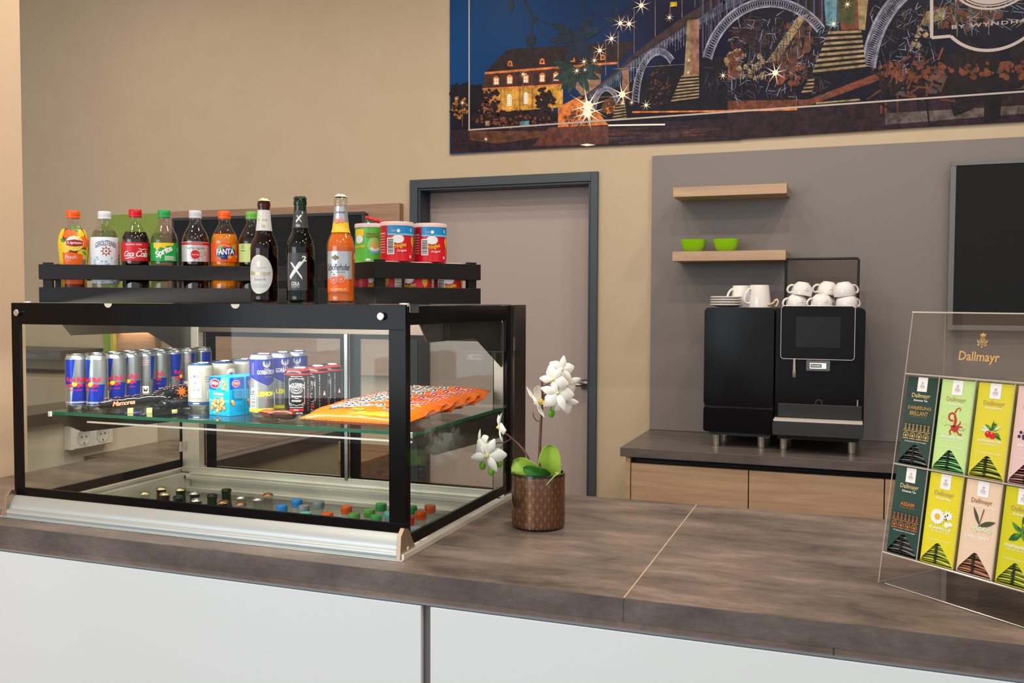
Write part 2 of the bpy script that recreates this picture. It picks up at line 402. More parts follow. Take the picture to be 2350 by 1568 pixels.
# ---------------------------------------------------------------- mural on the wall
mx0, mx1, mz0, mz1 = -1.956, 1.75, 2.243, 3.42
mural = thing('wall_mural', 'large printed night picture of a lit iron bridge above the doorway', 'picture', (mx0, YW, mz0))
bx('backing_board', (0, -.012, 0), (mx1-mx0, 0, mz1-mz0), mat('picture_edge', (190, 186, 176), .4), mural)
SKY = mat('print_sky', (20, 52, 96), .35, spec=.1)
def mk_sky():
    m = SKY; b = m.node_tree.nodes['Principled BSDF']; tc = N(m, 'ShaderNodeTexCoord'); sp = N(m, 'ShaderNodeSeparateXYZ')
    cr = N(m, 'ShaderNodeValToRGB'); e = cr.color_ramp.elements; e[0].color = lin((8, 66, 120)); e[1].color = lin((22, 22, 46)); e[1].position = .55
    md = N(m, 'ShaderNodeMath', operation='ADD'); nz = N(m, 'ShaderNodeTexNoise'); nz.inputs['Scale'].default_value = 3
    mr = N(m, 'ShaderNodeMapRange'); mr.inputs['From Max'].default_value = 2.2; m2 = N(m, 'ShaderNodeMath', operation='MULTIPLY_ADD'); m2.inputs[1].default_value = .25; m2.inputs[2].default_value = -.12
    L(m, tc.outputs['Object'], sp.inputs[0]); L(m, sp.outputs[0], mr.inputs[0]); L(m, tc.outputs['Object'], nz.inputs[0]); L(m, nz.outputs[0], m2.inputs[0])
    L(m, mr.outputs[0], md.inputs[0]); L(m, m2.outputs[0], md.inputs[1]); L(m, md.outputs[0], cr.inputs[0]); L(m, cr.outputs[0], b.inputs['Base Color'])
mk_sky()
MUR = Dec()
def W(px, py):
    v = atY(px, py, YW-.0125); return (v.x-mx0, v.z-mz0)
def A_(x, y): return W(1020+x/3.456, y/3.456)
def B_(x, y): return W(1670+x/3.456, y/3.456)
def pa(pts, m, l, f=A_): MUR.poly([f(*p) for p in pts], m, l)
def la(pts, w, m, l, f=A_): MUR.line([f(*p) for p in pts], w if isinstance(w, (int, float)) else list(w), m, l)
MW, MH = mx1-mx0, mz1-mz0
def pc(n, c):
    q = tuple(v*.95 for v in c); return noisy('print_'+n, [(.34, tuple(v*.72 for v in q)), (.5, q), (.66, tuple(min(255, v*1.22) for v in q))], (1, 1, 1), 34, 4, .35, spec=.15)
pDark, pPlum, pBrn, pRoof, pYel, pYel2, pOr = pc('dark', (24, 20, 30)), pc('plum', (46, 32, 40)), pc('brown', (92, 58, 42)), pc('roof', (44, 32, 36)), pc('yellow', (206, 152, 62)), pc('amber', (170, 112, 52)), pc('orange', (216, 122, 58))
pIron, pIronL, pTeal, pStone, pLine, pLeaf, pNavy, pGl0, pTree, pRust, pTan = pc('iron', (70, 72, 92)), pc('iron_light', (142, 142, 162)), pc('teal', (88, 130, 142)), pc('stone', (150, 108, 88)), pc('line', (196, 184, 180)), pc('leaf', (22, 40, 60)), pc('navy', (18, 18, 34)), pc('glow', (255, 226, 180)), pc('tree', (42, 28, 30)), pc('rust', (110, 62, 44)), pc('tan', (150, 128, 92))
pGl = mat('print_glow_white', (255, 240, 214), .3)
pLine = mat('print_pale_line', (182, 168, 162), .35, spec=.2)
MUR.rect(0, 0, MW, MH, SKY, 0)
g0 = [(50, 1215), (50, 670), (300, 680), (320, 1000), (1100, 1000), (1300, 500), (2000, 100), (2350, -300)]
pa(g0[:3]+[(310, 760), (900, 900), (1300, 700), (2350, 400), (2350, 1110)], pDark, 1)
MUR.poly([B_(0, -400), B_(3600, -400), B_(3600, 880), B_(0, 1110)], pNavy, 1)
# hill of embankment, walls and water
pa([(50, 1030), (2350, 940), (2350, 1105), (50, 1215)], pPlum, 2); MUR.poly([B_(0, 900), B_(3600, 640), B_(3600, 880), B_(0, 1110)], pPlum, 2)
pa([(200, 1040), (800, 1040), (820, 1080), (420, 1140), (200, 1110)], pBrn, 3); pa([(830, 1010), (1300, 1000), (1300, 1140), (700, 1160)], pc('warm_water', (98, 56, 46)), 3)
pa([(900, 850), (1080, 760), (1180, 840), (1300, 990), (900, 1010)], pOr, 3)
MUR.poly([B_(0, 800), B_(640, 790), B_(1240, 560), B_(3600, 380), B_(3600, 440), B_(1300, 600), B_(640, 840), B_(0, 900)], pRust, 3)
MUR.poly([B_(1300, 560), B_(3600, 430), B_(3600, 640), B_(1300, 760)], pc('grey_bank', (84, 70, 66)), 3)
MUR.poly([B_(1250, 900), B_(3600, 760), B_(3600, 800), B_(1250, 990)], pc('bank_light', (96, 84, 80)), 3)
# big house
pa([(320, 575), (490, 400), (560, 385), (1540, 325), (1380, 500), (1340, 505)], pRoof, 3)
pa([(320, 572), (1370, 490), (1370, 508), (320, 590)], pOr, 4)
pa([(320, 588), (1250, 520), (1240, 590), (1100, 700), (300, 705)], pc('mansard', (70, 46, 42)), 3)
pa([(310, 705), (940, 670), (940, 850), (440, 890), (310, 900)], pYel, 4); pa([(300, 700), (940, 665), (940, 680), (300, 715)], pOr, 5)
for x in (440, 590, 690, 850): pa([(x, 700), (x+14, 700), (x+14, 880), (x, 882)], pYel2, 5)
pa([(310, 705), (420, 700), (440, 890), (310, 900)], pYel2, 5)
for i, x in enumerate((412, 518, 645, 775, 885)):
    y = 640-i*8
    pa([(x-24, y+34), (x-24, y-24), (x, y-42), (x+24, y-24), (x+24, y+34)], pOr, 5); pa([(x-15, y+30), (x-15, y-18), (x+15, y-18), (x+15, y+30)], pGl, 6); la([(x, y+30), (x, y-18)], .0016, pRoof, 7); la([(x-15, y+4), (x+15, y+4)], .0014, pRoof, 7)
for x, y in ((520, 505), (775, 487), (1015, 470), (1255, 455)): pa([(x-22, y+22), (x-16, y-16), (x, y-26), (x+16, y-16), (x+22, y+22)], pOr, 5); pa([(x-9, y+12), (x-9, y-10), (x+9, y-10), (x+9, y+12)], pBrn, 6)
for x, y in ((515, 795), (645, 780)):
    pa([(x-20, y+45), (x-20, y-30), (x-8, y-48), (x+8, y-48), (x+20, y-30), (x+20, y+45)], pGl, 6)
    for k in (-.3, .3): la([(x+k*40, y+45), (x+k*40, y-36)], .0012, pYel2, 7)
    for k in range(4): la([(x-20, y-20+k*18), (x+20, y-20+k*18)], .0012, pYel2, 7)
pa([(1050, 640), (1130, 560), (1240, 590), (1240, 700), (1090, 760), (1040, 700)], pc('gable', (150, 118, 92)), 4)
# trees as clumps
rn = random.Random(3)
def clump(cx, cy, rx, ry, m, n, s0, l, f=A_):
    for _ in range(n):
        a = rn.uniform(0, 6.28); q = math.sqrt(rn.random()); x, y = cx+rx*q*math.cos(a), cy+ry*q*math.sin(a); s_ = s0*rn.uniform(.5, 1.3)
        pa([(x+s_*rn.uniform(.6, 1.2)*math.cos(t), y+s_*rn.uniform(.6, 1.2)*math.sin(t)) for t in (0, 1, 2.1, 3.1, 4.2, 5.2)], m, l, f)
clump(370, 800, 75, 90, pTree, 55, 20, 7); clump(800, 790, 75, 90, pTree, 55, 20, 7); clump(120, 850, 70, 90, pYel2, 40, 13, 5); clump(110, 870, 70, 80, pTree, 40, 12, 6)
clump(560, 930, 340, 50, pTree, 120, 22, 7); clump(560, 960, 330, 50, pRust, 60, 13, 8); clump(170, 720, 140, 50, pDark, 40, 26, 3); clump(1060, 940, 110, 60, pRust, 40, 14, 8); clump(330, 880, 60, 60, pRust, 30, 9, 8)
pa([(595, 965), (672, 958), (672, 1000), (595, 1003)], pTeal, 9); pa([(325, 960), (358, 958), (358, 998), (325, 1000)], pTan, 9)
# bridge deck
pa([(1060, 800), (1370, 560), (1480, 440), (1680, 290), (1900, 130), (2130, -10), (2400, -190), (2400, -90), (2130, 60), (1900, 215), (1680, 350), (1480, 480), (1370, 590), (1110, 790)], pc('deck_edge', (62, 44, 46)), 8)
pa([(1110, 770), (1370, 580), (1500, 470), (1720, 330), (1930, 200), (2200, 20), (2400, -110), (2400, 0), (2200, 100), (1930, 260), (1720, 390), (1500, 540), (1370, 640), (1150, 790)], pIron, 9)
for k in range(46):
    t = k/46; x = 1130+t*1240; y = 765-t*870*(1-.05*t); la([(x, y), (x+10, y+26+60*t)], .002, pIronL if k % 2 else pNavy, 10)
# spandrel columns
for x in range(1480, 1900, 22):
    y = 500-(x-1480)*.68; la([(x, y), (x, y+60+(90 if abs(x-1700) > 120 else 20))], .0022, pIronL, 10)
for x in range(2050, 2350, 24): la([(x, 130-(x-2050)*.6), (x, 420-(x-2050)*1.1)], .003, pIron, 10)
for x in range(1200, 1400, 14): la([(x, 720-(x-1200)*.7), (x, 740-(x-1200)*.3)], .0016, pTeal, 10)
def arch(cx, cy, rx, ry, th, m, l, a0=0, a1=180, f=A_, n=36, tick=True, skew=0.):
    def P(a, k): x = cx+(rx-k)*math.cos(a); y = cy-(ry-k)*math.sin(a); return f(x, y+skew*(x-cx))
    for i in range(n):
        a = math.radians(a0+(a1-a0)*i/n); b = math.radians(a0+(a1-a0)*(i+1)/n)
        for k0, k1 in ((0, th*.16), (th*.84, th)): MUR.poly([P(a, k0), P(b, k0), P(b, k1), P(a, k1)], m, l)
        if tick:
            MUR.line([P(a, 0), P(b, th)], .0022, m, l); MUR.line([P(b, 0), P(a, th)], .0018, m, l)
arch(1285, 900, 120, 215, 40, pIronL, 11, 10, 175); arch(1700, 830, 215, 450, 60, pIronL, 11, 55, 178)
for k, x in enumerate(range(-260, 900, 21)):
    yy = 620-640*math.sqrt(max(0, 1-((x-340)/560)**2)); la([(x, -90), (x, min(yy+10, 560) if abs(x-340) < 555 else 60)], .0075, (pIron, pNavy, pPlum)[k % 3], 8.5, B_)
clump(150, 520, 170, 150, pTan, 34, 26, 8, B_); clump(470, 560, 130, 120, pRust, 40, 30, 8, B_); clump(560, 300, 110, 150, pBrn, 40, 28, 8, B_); clump(180, 300, 150, 120, pPlum, 50, 34, 8, B_); clump(1500, 250, 120, 130, pTan, 24, 24, 8, B_); clump(1850, 120, 300, 120, pBrn, 60, 34, 7, B_); clump(1480, 560, 300, 70, pRust, 70, 22, 7, B_); clump(2300, 560, 500, 70, pRust, 80, 22, 7, B_)
pa([(1600, 880), (1640, 560), (1730, 480), (1830, 560), (1860, 620), (1800, 820)], pDark, 9); pa([(1230, 890), (1270, 790), (1340, 780), (1370, 850), (1350, 900)], pBrn, 9)
pa([(1475, 880), (1500, 700), (1560, 560), (1620, 480), (1600, 620), (1540, 760), (1500, 920)], pNavy, 8)
clump(1700, 690, 90, 150, pBrn, 50, 9, 10); clump(1310, 860, 50, 40, pOr, 14, 8, 10)
# piers
pa([(1410, 560), (1465, 550), (1465, 780), (1410, 790)], pStone, 12); pa([(1925, 165), (2020, 150), (2020, 600), (1890, 610), (1925, 500)], pStone, 12); pa([(1925, 165), (1950, 160), (1950, 600), (1900, 605)], pTan, 13)
def steps(pts0, pts1, n, f, m0=pTan, m1=pDark):
    (ax, ay, bx_, by), (cx, cy, dx, dy) = pts0, pts1
    for k in range(n):
        t0, t1, t2 = k/n, (k+.5)/n, (k+1)/n
        g = lambda t: ((ax+(cx-ax)*t, ay+(cy-ay)*t), (bx_+(dx-bx_)*t, by+(dy-by)*t))
        a, b = g(t0); c, d = g(t1); e_, h_ = g(t2)
        pa([a, b, d, c], m0, 12, f); pa([c, d, h_, e_], m1, 12, f)
steps((1880, 600, 2020, 590), (1790, 820, 2020, 790), 8, A_); steps((1370, 800, 1430, 795), (1325, 970, 1450, 950), 7, A_)
steps((800, 250, 1060, 240), (660, 600, 1100, 550), 8, B_); steps((640, 630, 690, 625), (575, 750, 665, 745), 4, B_)
# right part: big arches, lattice, towers
arch(340, 620, 560, 640, 80, pIronL, 11, 40, 165, B_, 60); arch(1750, 650, 700, 900, 120, pIronL, 11, 110, 172, B_, 50)
pa([(760, -60), (870, -60), (860, 220), (780, 200)], pTeal, 10, B_); pa([(870, -60), (1100, -60), (1090, 230), (900, 240)], pRust, 10, B_); pa([(1030, -60), (1120, -60), (1090, 240), (1040, 235)], pTan, 11, B_); pa([(880, -60), (1020, -60), (1010, 200), (880, 180)], pc('ivy', (70, 70, 44)), 11, B_)
pa([(560, 130), (640, 110), (400, 480), (300, 500)], pTan, 9, B_); pa([(430, 400), (560, 380), (540, 560), (400, 600)], pBrn, 8, B_); pa([(0, 430), (120, 400), (100, 620), (0, 640)], pRust, 8, B_); pa([(1440, 120), (1720, 60), (1720, 150), (1440, 230)], pTan, 8, B_)
pa([(1110, 240), (1500, 0), (1600, 40), (1400, 460), (1090, 430)], pNavy, 9, B_)
def lattice(x0, y0, x1, y1, n, ms, f, l, ln=90, w=.0024):
    for _ in range(n):
        x, y = rn.uniform(x0, x1), rn.uniform(y0, y1); a = rn.choice((.5, -.6, .1, 1.3, -1.2, 1.57)); q = ln*rn.uniform(.4, 1)
        la([(x, y), (x+q*math.cos(a), y+q*math.sin(a))], w, rn.choice(ms), l, f)
lattice(0, 120, 760, 780, 460, (pDark, pIron, pBrn, pNavy, pIronL, pRust), B_, 10); lattice(1120, 20, 1640, 540, 220, (pIron, pNavy, pBrn, pIronL), B_, 10); lattice(1650, -60, 3400, 220, 260, (pIron, pIronL, pTan, pTeal, pNavy), B_, 10, 140)
lattice(2050, 500, 2350, 800, 40, (pDark, pIron, pBrn), A_, 10)
for k in range(14): la([(60+k*45, 700-k*9), (90+k*45, 200+abs(k-6)*40)], .004, pDark if k % 2 else pIron, 9, B_)
la([(700, 820), (1050, 790)], .008, pTan, 12, B_); la([(0, 880), (550, 866)], .010, pOr, 12, B_); la([(1490, 890), (2350, 880)], .008, pOr, 12); la([(1300, 995), (1750, 988)], .007, pGl, 12)
for k in range(26): la([(850+rn.uniform(0, 900), 1030+rn.uniform(0, 120))]*1+[(1300+rn.uniform(0, 1000), 1000+rn.uniform(0, 110))], .0012, rn.choice((pRust, pIron, pBrn)), 4)
lattice(1100, 420, 1700, 820, 60, (pRust, pDark, pBrn, pPlum), B_, 6, 160, .008)
# lamp posts and light trails
for x, y0, y1 in ((1378, 250, 540), (1280, 310, 600), (1505, 60, 420), (1672, -40, 290), (1885, -20, 140), (1115, 500, 720), (1190, 410, 690), (625, 600, 850), (143, 820, 1000), (1790, 40, 150)): la([(x, y0), (x, y1)], .003, pStone, 13)
pa([(1790, 18), (1845, 15), (1845, 50), (1790, 54)], pc('flag', (226, 190, 40)), 13)
la([(1150, 775), (1370, 765)], .002, pYel2, 13); la([(1340, 550), (1940, 508)], .002, pTan, 13)
# dark printed leaves over the picture
def leafs(cx, cy, ang, ln, wd, f=A_, m=pLeaf, l=14):
    for a in ang:
        a_ = math.radians(a); p = f(cx, cy); q = f(cx+ln*math.cos(a_), cy-ln*math.sin(a_)); MUR.leaf(p[0], p[1], q[0], q[1], wd, m, l)
la([(600, -60), (700, 130), (800, 300)], (.014, .010, .004), pLeaf, 14); la([(700, 130), (1000, 270), (1060, 330)], (.008, .006, .003), pLeaf, 14); la([(1080, -40), (1125, 100)], .006, pLeaf, 14); la([(700, 150), (690, 300)], .008, pLeaf, 14)
leafs(1050, 300, (20, 55, 150, 185, -50, -70, -110), 230, .05); leafs(690, 260, (-90,), 130, .055); leafs(1050, 560, (10, -20, 200, 230, -60, -110, 160), 200, .045, m=pc('leaf_green', (40, 62, 58)), l=14); leafs(530, -20, (-90,), 130, .03)
leafs(1380, 170, (170, 30, 100), 130, .03)
leafs(1960, 640, (60, 100, 140, -20, 200, 240), 330, .12, B_, pc('leaf_brown', (34, 26, 30)), 5); la([(1540, 500), (1600, 1000)], .006, pNavy, 6, B_); pa([(2040, 640), (2180, 640), (2160, 960), (2030, 970)], pc('palm_trunk', (30, 24, 28)), 5, B_); leafs(2400, 560, (70, 110, 200, -30), 300, .11, B_, pc('leaf_brown', (34, 26, 30)), 5); leafs(1400, 640, (20, 200, -40), 260, .09, B_, pc('leaf_brown', (34, 26, 30)), 5)
# star shaped lamps
def starb(x, y, r, f=A_, m=pGl, m2=pOr, l=15):
    p = f(x, y); q = f(x+r, y); R = (q[0]-p[0])*1.25
    MUR.star(p[0], p[1], R*1.0, R*.12, 8, m2, l, .2); MUR.star(p[0], p[1], R*.75, R*.10, 8, m, l+1, .2); MUR.ell(p[0], p[1], R*.2, R*.2, m, l+2, 12)
starb(1137, 840, 150, m2=pTan); starb(1137, 900, 130, m2=pTan); starb(1410, 750, 100, m2=pTan)
for x, y, r in ((1562, 45, 70), (1395, 185, 62), (1465, 190, 62), (1325, 308, 55), (1232, 402, 58), (1108, 490, 36), (1190, 480, 36), (1050, 562, 36), (1785, 140, 36), (1600, 835, 46), (1410, 820, 26), (1485, 815, 26), (1938, 480, 20), (1935, 575, 20), (2210, 600, 40), (625, 590, 34), (143, 815, 28), (330, 1105, 24), (1115, 555, 22), (95, 785, 14)): starb(x, y, r)
starb(378, 578, 90, B_); starb(950, 35, 40, B_); starb(840, 190, 46, B_, m2=pTan)
pa([(1075, 1150), (1130, 1140), (1200, 1150), (1130, 1160)], pGl, 15)
# thin frame line and round crest
la([(197, -600), (197, 1034)], .0075, pLine, 18); MUR.line([A_(190, 1032), B_(3600, 640)], .0075, pLine, 18)
cxy = B_(2102, 10)
P0 = B_(1617, 300); P1 = B_(1770, 288)
MUR.line([B_(1617, -500), P0, P1], .013, pLine, 18)
q0 = math.atan2(P1[1]-cxy[1], P1[0]-cxy[0]); R = math.hypot(P1[0]-cxy[0], P1[1]-cxy[1])
pts = [(cxy[0]+R*math.cos(q0+(t/24)*(2*(-math.pi/2-q0))), cxy[1]+R*math.sin(q0+(t/24)*(2*(-math.pi/2-q0)))) for t in range(25)]
MUR.line(pts, .013, pLine, 18); pe = pts[-1]; MUR.line([pe, (pe[0]+.045, pe[1]), (pe[0]+.045, pe[1]+.5)], .013, pLine, 18)
cc = B_(2110, -273); MUR.ell(cc[0], cc[1], R*.83, R*.83, pLine, 18, 60); MUR.ring(cc[0], cc[1], R*.80, R*.80, .003, pNavy, 19, 60); MUR.ring(cc[0], cc[1], R*.9, R*.9, .009, pLine, 18, 60)
a, b = B_(1770, 215), B_(2455, 160)
MUR.text('BY WYNDHAM', (a[0]+b[0])/2, (a[1]+b[1])/2, (b[0]-a[0])*.98, .0155, pLine, 18, bold=.012, spacing=1.25)
MUR.build('printed_picture', lambda u, v, l: Vector((u, -.0125-l*.00012, v)), mural)
# ---------------------------------------------------------------- the counter
ZC = .95
def counter_mat(name, c, edge=False):
    m = noisy(name, c, (1.0, 2.6, 2.6) if not edge else (1.5, 1.5, 3), 3.6, 10, .36 if not edge else .5, .02, rvar=.06, dist=.2, fine=.34)
    return m
CTOP = counter_mat('concrete_laminate_top', [(.32, (72, 63, 58)), (.44, (98, 85, 77)), (.54, (112, 97, 88)), (.66, (134, 116, 105))])
CEDGE = counter_mat('concrete_laminate_edge', [(.30, (72, 65, 63)), (.5, (92, 84, 81)), (.68, (112, 103, 98))], True)
CLOW = counter_mat('concrete_laminate_strip', [(.30, (92, 82, 74)), (.5, (116, 104, 95)), (.68, (140, 126, 114))], True)
SEAM = mat('seam_light', (176, 152, 134), .5); SEAMD = mat('seam_dark', (60, 52, 48), .6)
ct = thing('counter', 'long service counter with brown grey concrete look top and white front', 'counter', (-.4, 1.626, 0))
ox, oy = -.4, 1.626
X0, X1, Y0, Y1 = -2.41, 2.2, 1.626, 2.458
wx0, wx1, wy0, wy1 = -1.925, -.905, 1.765, 2.335
T = .043
q = MB(); B = lambda a, b, m_: q.box((a[0]-ox, a[1]-oy, a[2]), (b[0]-ox, b[1]-oy, b[2]), m_)
zt = ZC-T
for a, b in (((X0, Y0), (X1, wy0)), ((X0, wy1), (X1, Y1)), ((X0, wy0), (wx0, wy1)), ((wx1, wy0), (X1, wy1))):
    B((a[0], a[1]+.0005, zt), (b[0], b[1], ZC), CTOP)
q.build('worktop', ct, smooth=False)
q = MB(); B((X0, Y0-.0005, zt), (X1, Y0+.001, ZC-.0008), CEDGE); q.build('worktop_edge', ct, smooth=False)
q = MB(); B((X0, Y0+.004, zt-.014), (X1, Y0+.05, zt), CLOW); q.build('lower_edge_strip', ct, smooth=False)
q = MB(); B((-.383, Y0+.001, ZC), (-.380, Y1, ZC+.0004), SEAM); B((-.3825, Y0-.0009, zt), (-.3815, Y0, ZC-.001), SEAMD); B((-.022, Y0+.0032, zt-.014), (-.020, Y0+.006, zt), SEAMD); q.build('seam', ct, smooth=False)
GP = mat('grey_profile', (150, 152, 156), .4, .3)
WP = mat('white_gloss_front', (222, 230, 233), .22, 0, .5, .3)
q = MB(); B((X0, Y0+.012, .02), (X1, Y1-.02, zt-.0145), mat('counter_carcass', (106, 104, 104), .6)); cz = q
# leave room for the chilled well: the carcass is a front and a back board
q = MB(); B((X0, Y0+.02, .02), (X1, Y0+.045, zt-.0145), mat('counter_carcass', (96, 94, 94), .6)); B((X0, Y1-.05, .02), (X1, Y1-.02, zt-.001), mat('counter_carcass', (96, 94, 94), .6)); q.build('carcass', ct, smooth=False)
q = MB(); B((X0, Y0+.008, zt-.020), (X1, Y0+.020, zt-.0145), GP); q.build('metal_profile', ct, smooth=False)
for (a, b) in ((X0, -.792), (-.772, .9), (.92, X1)):
    q = MB(); B((a, Y0+.006, .10), (b, Y0+.0195, zt-.022), WP); q.build('front_panel', ct, bevel=.0015)
# side wing running back to the wall
wg = thing('counter_wing', 'side wing of the counter running back along the left wall', 'counter', (-2.2, 2.46, 0))
q = MB(); q.box((-2.478+2.2, .0, ZC-.045), (-2.06+2.2, .92, ZC), CTOP); q.build('worktop', wg, smooth=False)
q = MB(); q.box((-2.06+2.2, 0, ZC-.03), (-2.0+2.2, .92, ZC-.002), mat('wing_steel_strip', (112, 104, 102), .35, .3)); q.box((-2.0+2.2, 0, ZC-.045), (-1.994+2.2, .92, ZC), mat('wing_edge', (54, 40, 38), .5)); q.build('edge_profile', wg, smooth=False)
bx('side_panel', (-2.44+2.2, .005, .02), (-2.012+2.2, .90, ZC-.046), mat('olive_side_panel', (150, 138, 116), .6), wg)
# socket box on the upstand
sb = thing('double_socket', 'white double wall socket on the low upstand behind the glass case', 'socket', (-2.477, 2.466, .985))
SW = mat('socket_white', (232, 226, 218), .35)
bx('socket_box', (0, -.092, 0), (.034, .092, .08), SW, sb, bevel=.002); 
for yy in (-.042, .042):
    m_ = MB(); m_.lathe([(.0, -.006), (.025, -.006), (.029, .0005), (.032, .0005), (.032, 0), (.0, -.0065)], mat('socket_inner', (206, 202, 196), .35), Matrix.Translation((.034, yy, .04)) @ Matrix.Rotation(math.pi/2, 4, 'Y'), 32)
    fr = bx('cover_plate', (.034, yy-.0395, .003), (.0365, yy+.0395, .077), SW, sb, bevel=.001)
    m_ = MB(); m_.lathe([(0, 0), (.024, 0), (.026, .001), (.030, .001), (.030, 0)], mat('socket_inner', (206, 202, 196), .35), Matrix.Translation((.0367, yy, .04)) @ Matrix.Rotation(math.pi/2, 4, 'Y'), 32)
    for s_ in (-.0095, .0095): m_.lathe([(0, .0012), (.0026, .0012), (.0026, 0)], mat('socket_hole', (40, 36, 32), .6), Matrix.Translation((.0367, yy+s_, .04)) @ Matrix.Rotation(math.pi/2, 4, 'Y'), 12)
    for s_ in (-.022, .022): m_.box((.0367, yy-.002, .04+s_-.003), (.0385, yy+.002, .04+s_+.003), mat('contact', (130, 110, 80), .3, 1.))
    m_.build('socket_face', fr)

# ---------------------------------------------------------------- glass display case
cx0, cx1, cyf, cyb = -1.968, -.874, 1.73, 2.455     # outer sides, front glass, back
ZT = 1.4805
OX, OY = -1.42, 1.73
case = thing('display_case', 'black framed glass display case with stainless well on the counter', 'display case', (OX, OY, ZC))
def C(a): return (a[0]-OX, a[1]-OY, a[2]-ZC)
def cbx(name, a, b, m_, bevel=0, par=None): return bx(name, C(a), C(b), m_, par or case, bevel)
def pane(name, x0, y0, z0, x1, y1, z1, border=None, edge=None):
    return None
# front glass: pane plus printed border
g0z, g1z = .998, 1.4765
fg = cbx('front_glass', (cx0, cyf, g0z), (cx1, cyf+.006, g1z), PANE)
q = MB(); q.box(C((cx0, cyf-.0006, 1.427)), C((cx1, cyf+.0064, ZT-.0005)), BLK_G); q.box(C((cx0, cyf-.0006, g0z)), C((cx1, cyf+.0064, 1.019)), BLK_G)
q.box(C((cx0, cyf-.0006, 1.019)), C((cx0+.028, cyf+.0064, 1.427)), BLK_G); q.box(C((cx1-.040, cyf-.0006, 1.019)), C((cx1, cyf+.0064, 1.427)), BLK_G)
q.build('front_border', fg, bevel=.0008)
for x_ in (cx0+.028*0+.106-.082, cx1-.012):
    pass
for x_ in (-1.943, -.929):
    m_ = MB(); m_.lathe([(0, .009), (.007, .009), (.0085, .0075), (.0085, 0), (0, 0)], CHROME, Matrix.Translation(C((x_, cyf-.001, 1.4555))) @ Matrix.Rotation(math.pi/2, 4, 'X'), 28); m_.build('glass_fixing', case)
for x_ in (-1.661, -1.299):
    m_ = MB(); m_.prism([(.0115*math.cos(math.pi+math.pi*k/16), .010*math.sin(math.pi+math.pi*k/16)) for k in range(17)], -.0012, .0, mat('cream_sticker', (220, 208, 196), .5), Matrix.Translation(C((x_, cyf-.0007, ZT-.001))) @ Matrix.Rotation(math.pi/2, 4, 'X')); m_.build('round_sticker', fg)
for x_ in (-1.927, -.884):
    m_ = MB(); m_.lathe([(0, .003), (.010, .003), (.011, .0), (0, 0)], mat('pin_cap', (220, 216, 208), .35, .4), Matrix.Translation(C((x_, 1.7425, ZT))), 20); m_.build('top_pin', case)
# top glass plate
tg = MB(); tg.box(C((cx0, cyf+.0066, 1.4785)), C((cx1, 2.36, ZT)), PANE); t_ = tg.build('top_glass', case)
q = MB(); q.box(C((cx1, cyf+.03, 1.4787)), C((cx1+.0012, 2.36, ZT-.0004)), mat('dark_green_edge', (34, 66, 50), .15)); q.build('glass_edge', t_)
# side glasses with printed borders
def side(x, s, name):
    p = cbx(name, (min(x, x+s*.006), cyf+.0066, g0z-.03), (max(x, x+s*.006), 2.40, 1.4765), PANE)
    q = MB(); a, b = min(x-.0006, x+s*.0066-(0 if s > 0 else 0)), max(x, x+s*.006)+.0006
    q.box(C((a, cyf+.0068, 1.437)), C((b, 2.40, 1.4768)), BLK_G); q.box(C((a, cyf+.0068, .968)), C((b, 2.40, .992)), BLK_G)
    q.box(C((a, cyf+.0068, .992)), C((b, cyf+.024, 1.437)), BLK_G); q.box(C((a, 2.335, .992)), C((b, 2.40, 1.437)), BLK_G) if s > 0 else q.box(C((a, 2.33, .992)), C((b, 2.40, 1.437)), BLK_G)
    q.build('side_border', p, bevel=.0006)
side(cx1-.008, 1, 'side_glass'); side(cx0+.002, 1, 'side_glass')
# steel end caps, posts
for (a, b) in ((cx1-.006, cx1+.004), (cx0-.004, cx0+.006)):
    q = MB(); q.prism([(1.695-OY, 0), (1.77-OY, .008), (1.735-OY, .058), (1.715-OY, .064), (1.70-OY, .05)], a-OX, b-OX, mat('end_cap_metal', (176, 152, 132), .34, .8), Matrix(((0, 0, 1, 0), (1, 0, 0, 0), (0, 1, 0, 0), (0, 0, 0, 1))))
    q.lathe([(0, .003), (.004, .002), (.0045, 0)], CHROME, Matrix.Translation(((b if b > -1 else a)-OX, 1.73-OY, .018)) @ Matrix.Rotation(math.pi/2, 4, 'Y'), 14)
    q.build('end_cap', case, bevel=.0008)
POST = noisy('dark_brushed_post', [(0, (84, 74, 66)), (1, (104, 92, 82))], (40, 40, 1), 3, 3, .3, 0, .8)
cbx('corner_post', (cx1-.006, 2.362, ZC), (cx1+.010, 2.455, 1.479), POST, .001); cbx('corner_post', (cx0-.010, 2.362, ZC), (cx0+.006, 2.455, 1.479), POST, .001)
cbx('inner_post', (cx1-.040, 2.335, .965), (cx1-.012, 2.36, 1.43), mat('inner_post_steel', (150, 144, 134), .35, .7), .0008); cbx('inner_post', (cx0+.012, 2.335, .965), (cx0+.075, 2.36, 1.43), STEEL, .0008)
for z_ in (1.355, 1.02): cbx('hinge_clip', (cx1+.0095, 2.355, z_), (cx1+.012, 2.37, z_+.035), mat('clip_steel', (180, 164, 146), .3, 1.))
